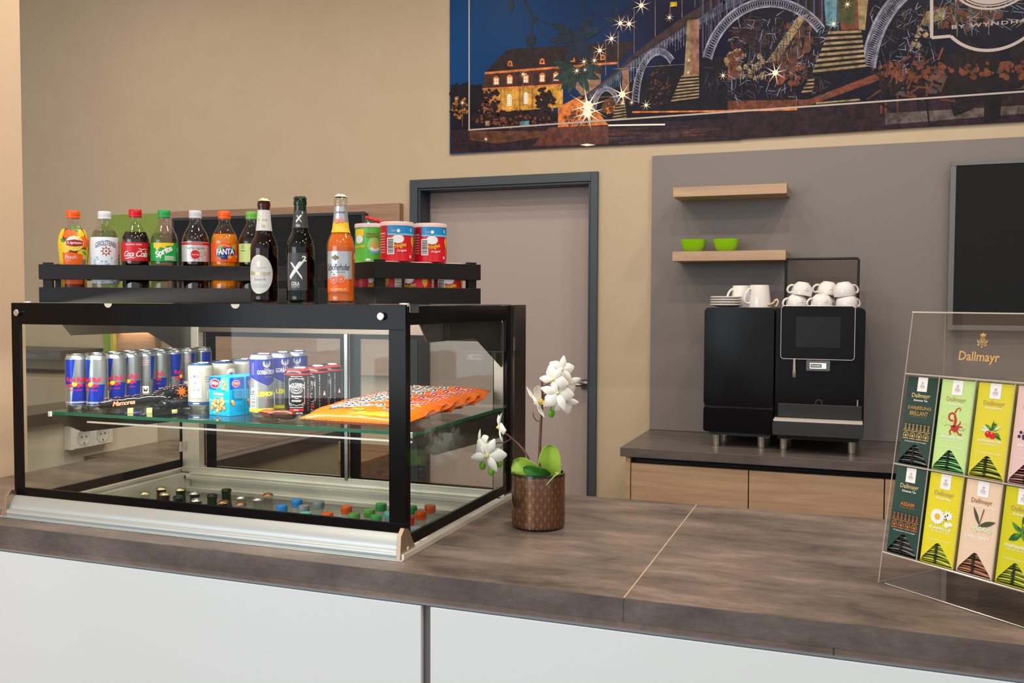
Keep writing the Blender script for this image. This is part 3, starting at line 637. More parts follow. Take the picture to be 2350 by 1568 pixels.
# curved front skirt
pr_ = [(1.727, .999), (1.720, .990), (1.709, .975), (1.703, .967), (1.701, .9645), (1.700, .9635), (1.6955, .962), (1.693, .958), (1.693, .954), (1.696, .951), (1.75, .951), (1.75, .999)]
pr_ = [(1.7275, .9985), (1.7235, .995), (1.717, .9875), (1.7115, .980), (1.7085, .9735), (1.7078, .9690), (1.7072, .9683), (1.7035, .9678), (1.7000, .9655), (1.6980, .9615), (1.6980, .9575), (1.6995, .9545), (1.697, .9540), (1.697, .9502), (1.745, .9502), (1.745, .9985)]
q = MB(); q.prism([(y-OY, z-ZC) for y, z in pr_], cx0-OX+.002, cx1-OX-.002, ALU, Matrix(((0, 0, 1, 0), (1, 0, 0, 0), (0, 1, 0, 0), (0, 0, 0, 1)))); q.build('front_skirt', case)
# flat base flange all around
q = MB(); q.box(C((cx0-.018, 1.688, ZC+.0002)), C((cx1+.012, 1.70, ZC+.0022)), ALU); q.box(C((cx1-.004, 1.70, ZC+.0002)), C((cx1+.010, 2.455, ZC+.012)), STEEL); q.box(C((cx0-.010, 1.70, ZC+.0002)), C((cx0+.004, 2.455, ZC+.012)), STEEL); q.build('base_flange', case, bevel=.0006)
# stainless well with stepped rim
WZ = .735
q = MB(); e = .0015
def ring(z0, z1, a, b, c, d, t, m_=STEEL):
    q.box(C((a, c, z0)), C((b, c+t, z1)), m_); q.box(C((a, d-t, z0)), C((b, d, z1)), m_); q.box(C((a, c, z0)), C((a+t, d, z1)), m_); q.box(C((b-t, c, z0)), C((b, d, z1)), m_)
ring(WZ, .9515, wx0+.001, wx1-.001, wy0+.001, wy1-.001, .004); q.box(C((wx0+.001, wy0+.001, WZ-.004)), C((wx1-.001, wy1-.001, WZ)), STEEL)
ring(.951, .953, wx0-.03, wx1+.02, wy0-.015, wy1+.018, .028)
ring(.940, .9505, wx0+.004, wx1-.004, wy1-.035, wy1-.004, .006)
q.box(C((wx0+.005, wy1-.028, .900)), C((wx1-.005, wy1-.005, .912)), STEEL)
q.build('stainless_well', case, bevel=.0008)
q = MB(); q.box(C((cx0+.006, 2.338, .952)), C((cx1-.010, 2.40, .966)), STEEL); q.box(C((cx0+.006, 2.338, .966)), C((cx1-.010, 2.345, .972)), STEEL); q.box(C((cx0+.006, 2.338, 1.392)), C((cx1-.01, 2.40, 1.425)), mat('upper_rail', (118, 104, 94), .35, .6)); q.box(C((cx0+.006, 2.34, 1.425)), C((cx1-.01, 2.40, 1.478)), POST); q.build('door_rail', case, bevel=.001)
# sliding rear doors
def rdoor(a, b, y):
    p = cbx('rear_door', (a, y, .972), (b, y+.005, 1.392), PANE)
    q = MB(); t0, t1 = y-.0006, y+.0056
    q.box(C((a, t0, 1.378)), C((b, t1, 1.392)), BLK_G); q.box(C((a, t0, .953)), C((b, t1, .975)), BLK_G); q.box(C((a, t0, .972)), C((a+.033, t1, 1.38)), BLK_G); q.box(C((b-.022, t0, .972)), C((b, t1, 1.38)), BLK_G)
    q.build('door_border', p)
rdoor(-1.873, -1.376, 2.346); rdoor(-1.372, -.902, 2.356)
cbx('door_grip', (-1.379, 2.336, .966), (-1.369, 2.346, 1.392), mat('grip_steel', (170, 172, 170), .25, .9))
cbx('door_latch', (-1.9505, 2.315, 1.02), (-1.944, 2.325, 1.05), mat('clip_white', (210, 208, 200), .3))
# glass shelf, rail and brackets
ZS = 1.203
sh = cbx('glass_shelf', (-1.925, 1.80, ZS-.008), (-.886, 2.345, ZS), thin('shelf_pane', (244, 249, 246), 1.5))
q = MB(); q.box(C((-1.9252, 1.7985, ZS-.0078)), C((-.886, 1.8, ZS-.0002)), GEDGE); q.box(C((-.886, 1.7985, ZS-.0078)), C((-.8845, 2.345, ZS-.0002)), GEDGE); q.box(C((-1.9265, 1.7985, ZS-.0078)), C((-1.925, 2.345, ZS-.0002)), GEDGE); q.build('shelf_edge', sh)
cbx('shelf_rail', (-1.80, 1.798, ZS-.0235), (-.893, 1.803, ZS-.0195), mat('rail_alu', (214, 206, 196), .3, .6))
for x_ in (-.893, -1.9215):
    q = MB(); Z0 = ZS-.0085; q.prism([(1.80-OY, Z0-ZC), (2.335-OY, Z0-ZC), (2.335-OY, Z0-.075-ZC), (1.905-OY, Z0-.058-ZC), (1.80-OY, Z0-.012-ZC)], x_-OX, x_+.0022-OX, DSTEEL, Matrix(((0, 0, 1, 0), (1, 0, 0, 0), (0, 1, 0, 0), (0, 0, 0, 1)))); q.build('shelf_bracket', case)
    q = MB(); Z0 = 1.478; q.prism([(1.79-OY, Z0-ZC), (2.335-OY, Z0-ZC), (2.335-OY, Z0-.168-ZC), (2.15-OY, Z0-.083-ZC), (1.87-OY, Z0-.083-ZC)], x_-OX, x_+.0022-OX, DSTEEL, Matrix(((0, 0, 1, 0), (1, 0, 0, 0), (0, 1, 0, 0), (0, 0, 0, 1)))); q.build('top_bracket', case)
for x_ in (-1.918, -.896):
    q = MB(); q.box(C((x_-.005, 1.793, ZS-.013)), C((x_+.005, 1.7985, ZS)), mat('clip_white', (210, 208, 200), .3)); q.build('shelf_clip', case, bevel=.0015)
cbx('corner_clip', (cx1-.001, cyf+.015, 1.463), (cx1+.002, cyf+.058, 1.4785), CHROME, .001)

# light strip added under the front of the case top to brighten its inside
cbx('added_light_strip', (-1.90, 1.742, 1.4705), (-.90, 1.756, 1.4775), mat('added_strip_housing', (200, 200, 196), .4), .001)
area('case_fill_light', (-1.40, 1.749, 1.469), 1.0, 10, (1, .94, .86), (math.radians(34), 0, 0), 'RECTANGLE', .012)
# ---------------------------------------------------------------- bottles
def face(x, y, d=0.): return math.atan2(-x, y)+math.radians(d)
def liq(name, col, rough=.06, sss=0): return mat(name, col, rough, 0, .5, .4, sss=sss)
COLA = liq('cola_liquid', (20, 7, 5)); FANTA = liq('orange_liquid', (232, 128, 4), .1, .3); LIGHTC = liq('dark_red_cola', (34, 8, 8))
WATER = thin('water_tint', (226, 224, 216), 1.33); TEA = thin('amber_tint', (178, 96, 40), 1.33); APPLE = thin('apple_tint', (196, 122, 62), 1.33)
BROWNG = thin('brown_glass', (150, 74, 30), 1.5); GREENG = thin('green_glass', (30, 130, 44), 1.5); CLEARG = thin('clear_glass', (240, 240, 236), 1.5)
def cap(par, r, h, z, m_, name='cap'):
    q = MB(); q.lathe([(0, 0), (r*.98, 0), (r, .001), (r, h*.24), (r*.985, h*.27), (r*.985, h*.33), (r, h*.36), (r*.985, h*.93), (r*.92, h), (0, h)], m_, Matrix.Translation((0, 0, z)), 72, flute=lambda a, zz: .014*math.cos(36*a) if zz > h*.34 and zz < h*.99 else 0)
    return q.build(name, par)
def crown(par, z, m_, r=.0135, name='crown_cap'):
    q = MB(); q.lathe([(0, .0062), (r*.80, .0060), (r*.93, .0046), (r*1.0, .002), (r*1.10, 0), (r*.9, 0)], m_, Matrix.Translation((0, 0, z)), 84, flute=lambda a, zz: .05*math.cos(21*a) if zz < z*0+.0035 else 0)
    return q.build(name, par)
def shrink(prof, d, z1, z0=.002):
    out = [(0, z0)]; f = prof_r(prof)
    zs = sorted({z for r, z in prof if z0 < z < z1})
    out.append((max(f(z0+.001)-d, .002), z0))
    for z in zs: out.append((max(f(z)-d, .002), z))
    out += [(max(f(z1)-d, .002), z1), (0, z1)]
    return out
def pet(name, label, cat, loc, rz, prof, capc, level, liquid, group=None, lab=None, capr=.0158, caph=.020):
    t = thing(name, label, cat, loc, rz, group)
    top = prof[-1][1]
    q = MB(); q.lathe([(0, .004), (.012, .002)]+prof+[(prof[-1][0], top+.012)], PET, n=48); q.lathe([(.0138, top-.003), (.0172, top-.003), (.0172, top-.0015), (.0138, top-.0015)], PET); q.build('bottle_body', t)
    if liquid: MB().lathe(shrink(prof, .0012, level), liquid, n=48).build('drink', t)
    cap(t, capr, caph, top-.0005, capc)
    if lab:
        D = Dec(); z0 = lab(D); D.build('label', cylmap(prof_r(prof), z0, .0005, .034), t, du=.004, dv=.01)
    return t
COKE = [(.022, .0), (.029, .002), (.0335, .010), (.0345, .026), (.0335, .045), (.0315, .060), (.0325, .074), (.0342, .080), (.0342, .150), (.0338, .156), (.0322, .165), (.0288, .174), (.0235, .184), (.0185, .193), (.0150, .201), (.0135, .206), (.0133, .215)]
ROUND = [(.022, 0), (.030, .002), (.0325, .010), (.0315, .030), (.0335, .055), (.0340, .100), (.0345, .140), (.0340, .155), (.0315, .169), (.0265, .181), (.0195, .190), (.0140, .195), (.0133, .2085)]
LIPT = [(.020, 0), (.027, .002), (.0295, .010), (.0290, .040), (.0300, .070), (.0330, .110), (.0355, .140), (.0350, .152), (.0325, .165), (.0270, .178), (.0185, .191), (.0140, .197), (.0133, .209)]
rl = random.Random(11)
def lab_peach(D):
    a = .095
    D.rect(-.100, -.095, .100, .055, mat('peach_dark', (120, 46, 16), .35), 1); D.rect(-.1, -.095, -.030, .055, YEL, 2); D.rect(.030, -.095, .1, .055, YEL, 2)
    for x, y, r, m_ in ((-.018, .042, .012, ORNG), (.016, .044, .012, YEL), (.024, .022, .016, ORNG), (-.024, .008, .016, YEL), (.020, -.010, .015, YEL), (-.018, -.016, .012, GRN), (0, .046, .010, ORNG)): D.ell(x, y, r, r*.9, m_, 3)
    for x0, y0, x1, y1 in ((-.022, .02, -.036, .03), (.004, .045, .014, .064), (-.02, -.01, -.03, -.026), (.018, .0, .032, -.012), (.006, -.022, .012, -.034), (-.004, .05, -.006, .066)): D.leaf(x0, y0, x1, y1, .008, GRN, 4)
    D.ell(0, .018, .0205, .0195, mat('pale_yellow', (240, 226, 130), .3), 5, 36); D.ell(0, .018, .0185, .0175, mat('warm_yellow', (236, 212, 80), .3), 6, 36); D.ell(-.004, .027, .013, .007, WHITE, 7)
    D.poly([(-.0185, .0125), (-.0185, .0245), (0, .0275), (.0185, .0245), (.0185, .0125), (0, .0095)], mat('deep_red', (170, 20, 30), .3), 8); D.text('Lipton', 0, .0185, .030, .0088, WHITE, 9, bold=.02)
    D.poly([(-.030, -.085), (-.030, -.008), (-.012, -.004), (.02, -.010), (.022, -.085)], ORNG, 5); D.text('Peach', -.010, -.0165, .026, .009, WHITE, 7, shear=.2); D.text('ICE TEA', -.015, -.0255, .012, .0025, WHITE, 7)
    D.rect(.019, -.05, .027, -.022, GREY, 7)
    for k in range(14): D.rect(.040, -.05+k*.007, .058, -.048+k*.007, mat('olive_text', (120, 120, 20), .4), 3)
    return .126
def lab_water(D):
    D.rect(-.104, -.070, .104, .048, mat('pale_blue_label', (226, 232, 240), .35), 1); NB = mat('navy_ink', (32, 48, 96), .35)
    D.text('GEROLSTEINER', 0, .033, .052, .0135, NB, 3, bold=.005, arc=.0075); D.star(0, .012, .0135, .007, 8, mat('brick_red', (178, 74, 66), .4), 3, math.pi/8*0+math.pi/2); D.ell(0, .012, .0062, .0062, WHITE, 4); D.star(0, .012, .0045, .0015, 5, NB, 5)
    for _ in range(90):
        x, y = rl.uniform(-.05, .05), rl.uniform(-.07, -.004); D.ell(x, y, rl.uniform(.001, .004), rl.uniform(.001, .003), mat('ice_blue', (170, 200, 226), .35) if rl.random() < .7 else mat('ice_blue_2', (140, 176, 214), .35), 2, 7)
    for k in range(6): D.rect(.034, -.04+k*.008, .040, -.036+k*.008, NB, 3)
    return .113
def lab_coke(D):
    D.rect(-.1075, 0, .1075, .048, RED, 1); D.text('ORIGINAL TASTE', -.008, .042, .040, .0036, WHITE, 3, bold=.02)
    D.text('Coca', -.019, .0185, .026, .0150, WHITE, 3, bold=.018, shear=.45, spacing=.86); D.text('Cola', .013, .0185, .030, .0165, WHITE, 3, bold=.018, shear=.45, spacing=.86); D.line([(.004, .0325), (.012, .029), (.022, .031), (.030, .030)], (.001, .0022, .0014, .0004), WHITE, 3)
    D.line([(-.032, .008), (-.024, .0062), (-.016, .009), (-.008, .0072), (0, .0105)], (.0004, .0022, .0022, .0018, .0004), WHITE, 3); D.rect(-.002, .018, .0018, .0196, WHITE, 3)
    D.rect(.036, .014, .040, .027, mat('pale_red', (232, 150, 150), .4), 3); D.text('0,5', .037, .041, .006, .004, WHITE, 3)
    return .101
def lab_sprite(D):
    D.rect(-.1075, 0, .1075, .048, mat('sprite_green', (0, 162, 62), .35), 1); D.poly([(-.031, .047), (.022, .047), (.020, .040), (.004, .040), (-.004, .034), (-.013, .036), (-.020, .026), (-.024, .032), (-.031, .036)], YEL, 2)
    D.text('Sprite', -.004, .0235, .046, .0215, WHITE, 4, bold=.035, shear=.22, rot=.46, spacing=.9)
    for k in range(4): D.rect(-.002, .012-k*.003, .020+(k % 2)*.006, .0135-k*.003, WHITE, 3)
    D.rect(.034, .024, .037, .036, WHITE, 3)
    return .101
def lab_light(D):
    D.rect(-.1075, 0, .1075, .051, mat('light_silver_label', (206, 206, 204), .3, .35), 1); D.rect(-.1075, .043, .1075, .0495, mat('label_crimson', (190, 14, 30), .35), 2); D.rect(-.020, .0455, .016, .047, mat('pale_red', (232, 150, 150), .4), 3)
    D.text('light taste', -.002, .0345, .046, .0085, GREY, 3); D.ell(-.0035, .018, .0115, .0115, RED, 3, 30); D.text('Coca-Cola', -.0035, .018, .019, .004, WHITE, 4, shear=.4)
    for k in range(9):
        a = .4+k*.7; D.ell(-.0035+.0155*math.cos(a), .018+.0155*math.sin(a), .0014, .0014, RED if k % 3 else GREY, 3, 6)
    for k in range(3): D.rect(.018, .016+k*.004, .026, .017+k*.004, GREY, 3)
    return .101
def lab_fanta(D):
    D.rect(-.1075, 0, .1075, .048, mat('fanta_orange', (232, 82, 8), .35), 1); D.ring(-.004, .025, .0195, .0195, .0012, WHITE, 2, 36, -60, 250)
    NV = mat('fanta_blue', (36, 46, 130), .35); D.poly([(-.026, .020), (-.024, .034), (-.012, .036), (.014, .038), (.026, .030), (.026, .019), (.012, .016), (.004, .007), (-.008, .0065), (-.018, .012)], NV, 3)
    D.leaf(-.021, .034, -.004, .040, .0085, mat('leaf_lime', (104, 190, 50), .35), 4); D.text('FANTA', -.001, .0265, .045, .0155, WHITE, 5, bold=.035, rot=.06, shear=.08, spacing=.92); D.text('orange', -.011, .013, .014, .004, mat('leaf_lime', (104, 190, 50), .35), 5, shear=.2)
    D.ell(.010, .0125, .0055, .005, mat('fruit_orange', (246, 150, 20), .35), 6); D.ell(.021, .040, .0056, .0052, mat('leaf_lime', (104, 190, 50), .35), 4); D.rect(.029, .012, .032, .018, WHITE, 3)
    return .101
def lab_apple(D):
    D.rect(-.1075, 0, .1075, .048, mat('pale_green_label', (196, 216, 130), .35), 1); D.ell(.004, .022, .010, .009, mat('apple_red', (206, 96, 70), .35), 3); D.ell(.002, .025, .005, .004, mat('apple_pale', (236, 190, 150), .35), 4); D.rect(-.034, .029, -.020, .0305, BLACK, 3)
    for k in range(3): D.rect(-.032, .036+k*.004, -.022, .037+k*.004, DGRN, 3)
    D.text('Apfel', .020, .038, .020, .006, DGRN, 3)
    return .101
ang = math.radians(29.7); dv = Vector((math.cos(ang), math.sin(ang))); nv = Vector((-dv.y, dv.x)); L0 = Vector((-1.905, 1.756))
def tray_pos(t, y): p = L0+dv*t+nv*y; return (p.x, p.y, ZT+.0065)
def crate(name, label, loc, rz, lx, ly, posts):
    t = thing(name, label, 'crate', loc, rz, 'black slatted wooden crates')
    bx('crate_base', (.002, .002, .0005), (lx-.002, ly-.002, .006), BLKM, t)
    for z in (.001, .058):
        h_ = .0375; k = .004
        for a, b in (((0, 0), (lx, .007)), ((0, ly-.007), (lx, ly)), ((0, .0072), (.007, ly-.0072)), ((lx-.007, .0072), (lx, ly-.0072))): bx('slat', (a[0], a[1], z), (b[0], b[1], z+h_), BLKM, t, .0008)
    for x in (.0075, lx-.0295):
        for y in (.0075, ly-.0225): bx('corner_block', (x, y, .0062), (x+.022, y+.015, .1005), BLKM, t, .0006)
    return t
crate('slatted_crate', 'long black slatted crate holding the row of plastic drink bottles', (L0.x, L0.y, ZT+.0002), ang, .66, .125, 1)
PETG = 'plastic soft drink bottles in the long crate'
WCAP = mat('cap_white', (222, 224, 228), .35); OCAP = mat('cap_orange', (240, 92, 10), .35); RCAP = mat('cap_red', (214, 14, 24), .35); GCAP = mat('cap_green', (38, 158, 70), .35); LCAP = mat('cap_light_green', (104, 176, 70), .35); SCAP = mat('cap_silver_grey', (206, 208, 214), .35)
for t_, lb, prof, cp, lv, lq, lf in (
    (.066, 'peach iced tea bottle with orange cap and fruit label', LIPT, OCAP, .176, TEA, lab_peach),
    (.142, 'clear mineral water bottle with white cap and star emblem', ROUND, WCAP, .178, WATER, lab_water),
    (.217, 'dark cola bottle with red cap and red label', COKE, RCAP, .176, COLA, lab_coke),
    (.288, 'clear lemonade bottle with green cap and green yellow label', COKE, GCAP, .174, WATER, lab_sprite),
    (.366, 'dark cola bottle with white cap and silver label', COKE, SCAP, .172, LIGHTC, lab_light),
    (.439, 'orange soda bottle with orange cap and blue logo', COKE, OCAP, .174, FANTA, lab_fanta),
    (.509, 'apple drink bottle with light green cap and pale green label', COKE, LCAP, .172, APPLE, lab_apple)):
    p = tray_pos(t_, .060); pet('plastic_bottle', lb, 'bottle', p, face(p[0], p[1], 4), prof, cp, lv, lq, PETG, lf)

# three glass bottles standing on the case
BEER = [(.026, 0), (.0285, .0015), (.030, .004), (.0305, .014), (.0302, .0155), (.0305, .017), (.0305, .122), (.0308, .1235), (.0305, .125), (.0298, .131), (.0280, .138), (.0245, .1465), (.0205, .1545), (.0180, .163), (.0168, .172), (.0150, .190), (.0136, .207), (.0132, .2165), (.0132, .2185), (.0143, .2195), (.0146, .224), (.0143, .2285), (.0130, .2305), (.0130, .2335)]
def glassb(label, loc, rz, glass, liquid, lv, cr_, lf, nf):
    t = thing('glass_bottle', label, 'bottle', loc, rz, 'glass bottles on the case')
    MB().lathe([(0, .006), (.018, .002)]+BEER+[(0, .2335)], glass, n=56).build('bottle_body', t)
    if liquid: MB().lathe(shrink(BEER, .0022, lv, .007), liquid, n=48).build('drink', t)
    crown(t, .2325, cr_)
    D = Dec(); z0 = lf(D); D.build('front_label', cylmap(prof_r(BEER), z0, .0004, .0305), t, du=.003, dv=.02)
    D = Dec(); z0 = nf(D); D.build('neck_label', cylmap(prof_r(BEER), z0, .0004, .016), t, du=.003, dv=.003)
    return t
CREAM = mat('cream_label', (214, 216, 214), .45); LGOLD = mat('label_gold', (212, 190, 130), .25, .7)
def bl1(D):
    D.ell(0, .04, .0315, .0435, LGOLD, 1, 44); D.ell(0, .04, .0305, .0425, CREAM, 2, 44); D.ell(.0, .064, .0045, .0065, LGOLD, 3); D.text('Bitburger', .001, .0415, .050, .0125, LGOLD, 3, bold=.015)
    D.text('Premium Pils', .002, .0285, .026, .005, GREY, 3, shear=.4); D.line([(-.004, .052), (.008, .0545), (.016, .0555)], .0006, GREY, 3)
    for k in range(3): D.rect(-.018, .0165-k*.003, .018, .0172-k*.003, mat('pale_ink', (160, 164, 166), .4), 3)
    return .026
def nl1(D): 
    D.rect(-.030, 0, .038, .047, CREAM, 1); D.text('Bitburger', .004, .024, .022, .006, LGOLD, 3, bold=.03); D.ell(.0, .038, .002, .004, LGOLD, 3); D.text('Pils', .004, .010, .010, .007, LGOLD, 3, shear=.4); return .165
CHAR = mat('charcoal_label', (62, 64, 66), .4); MINT = mat('mint_ink', (150, 220, 196), .4)
def xshape(D, cx, cy, s, l):
    for m_, dx, dy, ll in ((MINT, .0008, -.0009, l), (WHITE, 0, 0, l+1)):
        D.poly([(cx+dx-.62*s, cy+dy+.98*s), (cx+dx-.40*s, cy+dy+.62*s), (cx+dx+.75*s, cy+dy-1.0*s), (cx+dx+.70*s, cy+dy-.62*s), (cx+dx-.35*s, cy+dy+.90*s)], m_, ll)
        D.poly([(cx+dx+.95*s, cy+dy+1.05*s), (cx+dx+.42*s, cy+dy+1.0*s), (cx+dx-.72*s, cy+dy-.62*s), (cx+dx-.62*s, cy+dy-1.0*s)], m_, ll+.3)
def bl2(D):
    D.rect(-.022, 0, .022, .082, CHAR, 1); D.rect(-.0225, 0, -.022, .082, WHITE, 1); xshape(D, -.004, .043, .0195, 3); D.text('2', .0155, .0695, .0095, .013, MINT, 3, bold=.05); D.text('2', .0152, .0697, .0085, .012, WHITE, 4, bold=.03)
    D.text('COLA', -.004, .0145, .0185, .0085, WHITE, 3, bold=.03); D.text('PILSNER MIX', -.004, .0075, .0185, .0028, WHITE, 3); return .030
def nl2(D):
    D.rect(-.026, 0, .034, .038, CHAR, 1); xshape(D, 0, .020, .008, 3); D.text('2', .009, .0335, .004, .005, WHITE, 4, bold=.03); D.text('COLA', -.001, .005, .009, .006, WHITE, 3, bold=.02); return .168
PEACHG = mat('grapefruit', (226, 84, 66), .4); PEACHP = mat('grapefruit_pale', (244, 190, 160), .4)
def fruit(D, x, y, r, l):
    D.ell(x, y, r, r*.95, ORNG, l, 22); D.ell(x, y, r*.9, r*.86, PEACHP, l+1, 22); D.ell(x, y, r*.78, r*.74, PEACHG, l+2, 22)
    for k in range(8): a = k*math.pi/4; D.line([(x, y), (x+r*.78*math.cos(a), y+r*.74*math.sin(a))], .0007, PEACHP, l+3)
def bl3(D):
    D.rect(-.033, .028, .028, .088, mat('schoeff_silver', (196, 200, 204), .25, .6), 1); D.rect(-.033, 0, .020, .028, ORNG, 1); D.ell(-.010, .074, .004, .0065, mat('dull_brass', (120, 104, 76), .4, .4), 3); D.ell(-.010, .074, .008, .004, mat('dull_brass', (120, 104, 76), .4, .4), 2.5)
    D.text('Schöfferhofer', -.004, .0535, .052, .0145, mat('anthra_ink', (70, 72, 78), .4), 3, bold=.01, spacing=.9); D.text('WEIZEN-MIX', -.005, .0425, .032, .0034, mat('anthra_ink', (70, 72, 78), .4), 3, spacing=1.2)
    fruit(D, .002, .028, .0095, 3); fruit(D, -.013, .026, .0095, 8); D.leaf(-.016, .037, -.010, .0385, .003, DGRN, 7); D.text('GRAPEFRUIT', -.004, .0055, .036, .0050, mat('pale_yellow', (240, 226, 130), .3), 3, bold=.01, spacing=1.1); return .026
def nl3(D):
    D.rect(-.026, .020, .030, .055, mat('schoeff_silver', (196, 200, 204), .25, .6), 1); D.rect(-.030, -.002, .032, .020, YEL, 1); D.text('Schöfferhofer', 0, .042, .024, .006, mat('anthra_ink', (70, 72, 78), .4), 3, spacing=.9); fruit(D, .003, .0235, .0055, 3); fruit(D, -.007, .0225, .0055, 8); D.text('GRAPEFRUIT', 0, .008, .020, .003, WHITE, 3); return .157
CRG = mat('crown_gold', (206, 190, 150), .25, 1.); CRD = mat('crown_dark_green', (24, 44, 30), .3, .6); CRS = mat('crown_silver', (220, 214, 208), .22, 1.)
z_ = ZT+.0002
glassb('brown beer bottle with cream oval label and gold crown cap', (-1.262, 1.787, z_), face(-1.262, 1.787, -22), BROWNG, mat('beer_amber', (62, 22, 7), .1, 0, .5), .178, CRG, bl1, nl1)
glassb('dark green glass bottle with charcoal label and a white cross mark', (-1.158, 1.775, z_), face(-1.158, 1.775, -14), GREENG, mat('cola_beer', (10, 10, 7), .1, 0, .5), .172, CRD, bl2, nl2)
glassb('clear bottle of orange grapefruit beer with silver label', (-1.052, 1.770, z_), face(-1.052, 1.770, -4), CLEARG, mat('grapefruit_beer', (240, 112, 4), .15, 0, .5, 0, sss=.2), .205, CRS, bl3, nl3)

# crisp tins in the second crate
CR0 = Vector((-.998, 1.827)); ca = math.radians(57)
cv, cn = Vector((math.cos(ca), math.sin(ca))), Vector((-math.sin(ca), math.cos(ca)))
crate('slatted_crate', 'squarish black slatted crate full of crisp tins at the right corner', (CR0.x, CR0.y, ZT+.0002), ca, .285, .30, 1)
def cp_(a, b): v = CR0+cv*a+cn*b; return v.x, v.y
def tin(label, x, y, z, rz, green=False, grp='crisp tins in the crate'):
    t = thing('crisp_tin', label, 'tin', (x, y, z), rz, grp); R = .0385; H_ = .0915
    MB().lathe([(0, 0), (R*.97, 0), (R, .0015), (R*.985, .003), (R*.985, H_-.010), (0, H_-.010)], mat('tin_green', (88, 186, 60), .3) if green else mat('tin_red', (208, 18, 34), .3), n=56).build('tin_body', t)
    MB().lathe([(0, H_-.0025), (R*.86, H_-.0022), (R*.88, H_), (R*.99, H_), (R*1.02, H_-.0025), (R*1.02, H_-.0095), (R*.99, H_-.0098), (0, H_-.0098)], mat('tin_lid', (232, 206, 200), .3, 0, .5, 0, .1), n=56).build('lid', t)
    D = Dec(); W_ = math.pi*R*.985
    if green:
        D.ell(.004, .040, .016, .018, mat('pale_green_ink', (150, 214, 110), .35), 1); D.text('PERFECT', .0, .066, .030, .0045, mat('deep_red', (170, 20, 30), .3), 3, bold=.01); D.text('FLAVOUR', .0, .060, .030, .0045, mat('deep_red', (170, 20, 30), .3), 3, bold=.01)
        D.ell(.006, .026, .013, .006, mat('sky_print', (110, 190, 220), .35), 2); D.ell(.006, .032, .011, .006, WHITE, 3); D.ell(.006, .040, .009, .008, mat('crisp', (226, 178, 96), .35), 4); D.ell(.002, .050, .002, .006, mat('crisp', (226, 178, 96), .35), 4)
        D.text('Pringles', -.034, .036, .034, .010, YEL, 3, bold=.04, rot=.1); D.ell(-.034, .054, .012, .010, WHITE, 2); D.rect(.02, .004, .03, .014, WHITE, 2); D.ell(-.010, .006, .006, .003, WHITE, 2); D.poly([(-.05, .062), (-.02, .062), (-.02, .078), (-.05, .078)], YEL, 1)
    else:
        D.rect(-.024, .062, W_, .0815, mat('tin_blue', (20, 140, 206), .35), 1); D.rect(-.024, .060, W_, .064, mat('tin_sky', (120, 196, 226), .35), 2); D.rect(-W_, .0, -.024, .0815, mat('tin_deep_red', (190, 12, 30), .35), 1)
        D.ell(.0015, .0515, .0135, .0100, WHITE, 3, 30); D.ell(.0015, .0600, .007, .003, mat('brown_ink', (96, 60, 44), .4), 2.5); D.text('Pringles', .005, .0355, .031, .0125, YEL, 5, bold=.02, shear=.1, rot=.20); D.text('Original', .010, .0245, .022, .0065, WHITE, 4, bold=.01, rot=.05)
        D.poly([(.034, .050), (.038, .058), (.044, .058), (.049, .050), (.047, .040), (.041, .032), (.040, .022), (.038, .022), (.039, .034), (.035, .042)], mat('crisp_gold', (232, 160, 30), .35), 4)
        D.rect(-.022, .016, -.005-.0, .054, WHITE, 3) if False else D.rect(-.0245, .016, -.0075, .054, WHITE, 3); D.bars(-.0225, .018, -.0095, .052, BLACK, 14, 4, True)
        D.text('TAPAS', -.009, .070, .010, .005, YEL, 3); D.ell(.002, .070, .004, .004, WHITE, 3); D.rect(.033, .068, .036, .076, WHITE, 3); D.rect(.030, .008, .035, .014, WHITE, 3)
        for k in range(7): D.rect(-.052, .02+k*.006, -.030, .0222+k*.006, mat('pale_red', (232, 150, 150), .4), 2)
        D.rect(-.052, .062, -.030, .066, mat('pale_red', (232, 150, 150), .4), 2); D.rect(.062, .01, .10, .055, mat('label_cream', (214, 208, 196), .4), 2)
        for k in range(6): D.rect(.064, .014+k*.007, .098, .0155+k*.007, GREY, 3)
    D.build('printed_wrap', cylmap(R*.985, 0, .0004), t, du=.004)
    return t
zb, zt_ = ZT+.0065, ZT+.0065+.0918
x, y = cp_(.089, .0605); tin('red crisp tin in the middle on top of the crate stack', x, y, zt_, face(x, y, 2))
x, y = cp_(.173, .0490); tin('red crisp tin rightmost on top in front of the grey door', x, y, zt_, face(x, y, 4))
x, y = cp_(.067, .145); tin('green crisp tin on top in the slatted crate', x, y, zt_, face(x, y, 4), True)
for a, b, d_, lb in ((.057, .060, -60, 'red crisp tin low in the crate behind its front corner post'), (.1385, .050, -36, 'red crisp tin low in the crate, mustard crisp showing through the slot'), (.219, .050, 6, 'red crisp tin low in the crate at the right end of the slot'), (.052, .142, 118, 'crisp tin low in the crate showing its nutrition table')):
    x, y = cp_(a, b); tin(lb, x, y, zb, face(x, y, d_))
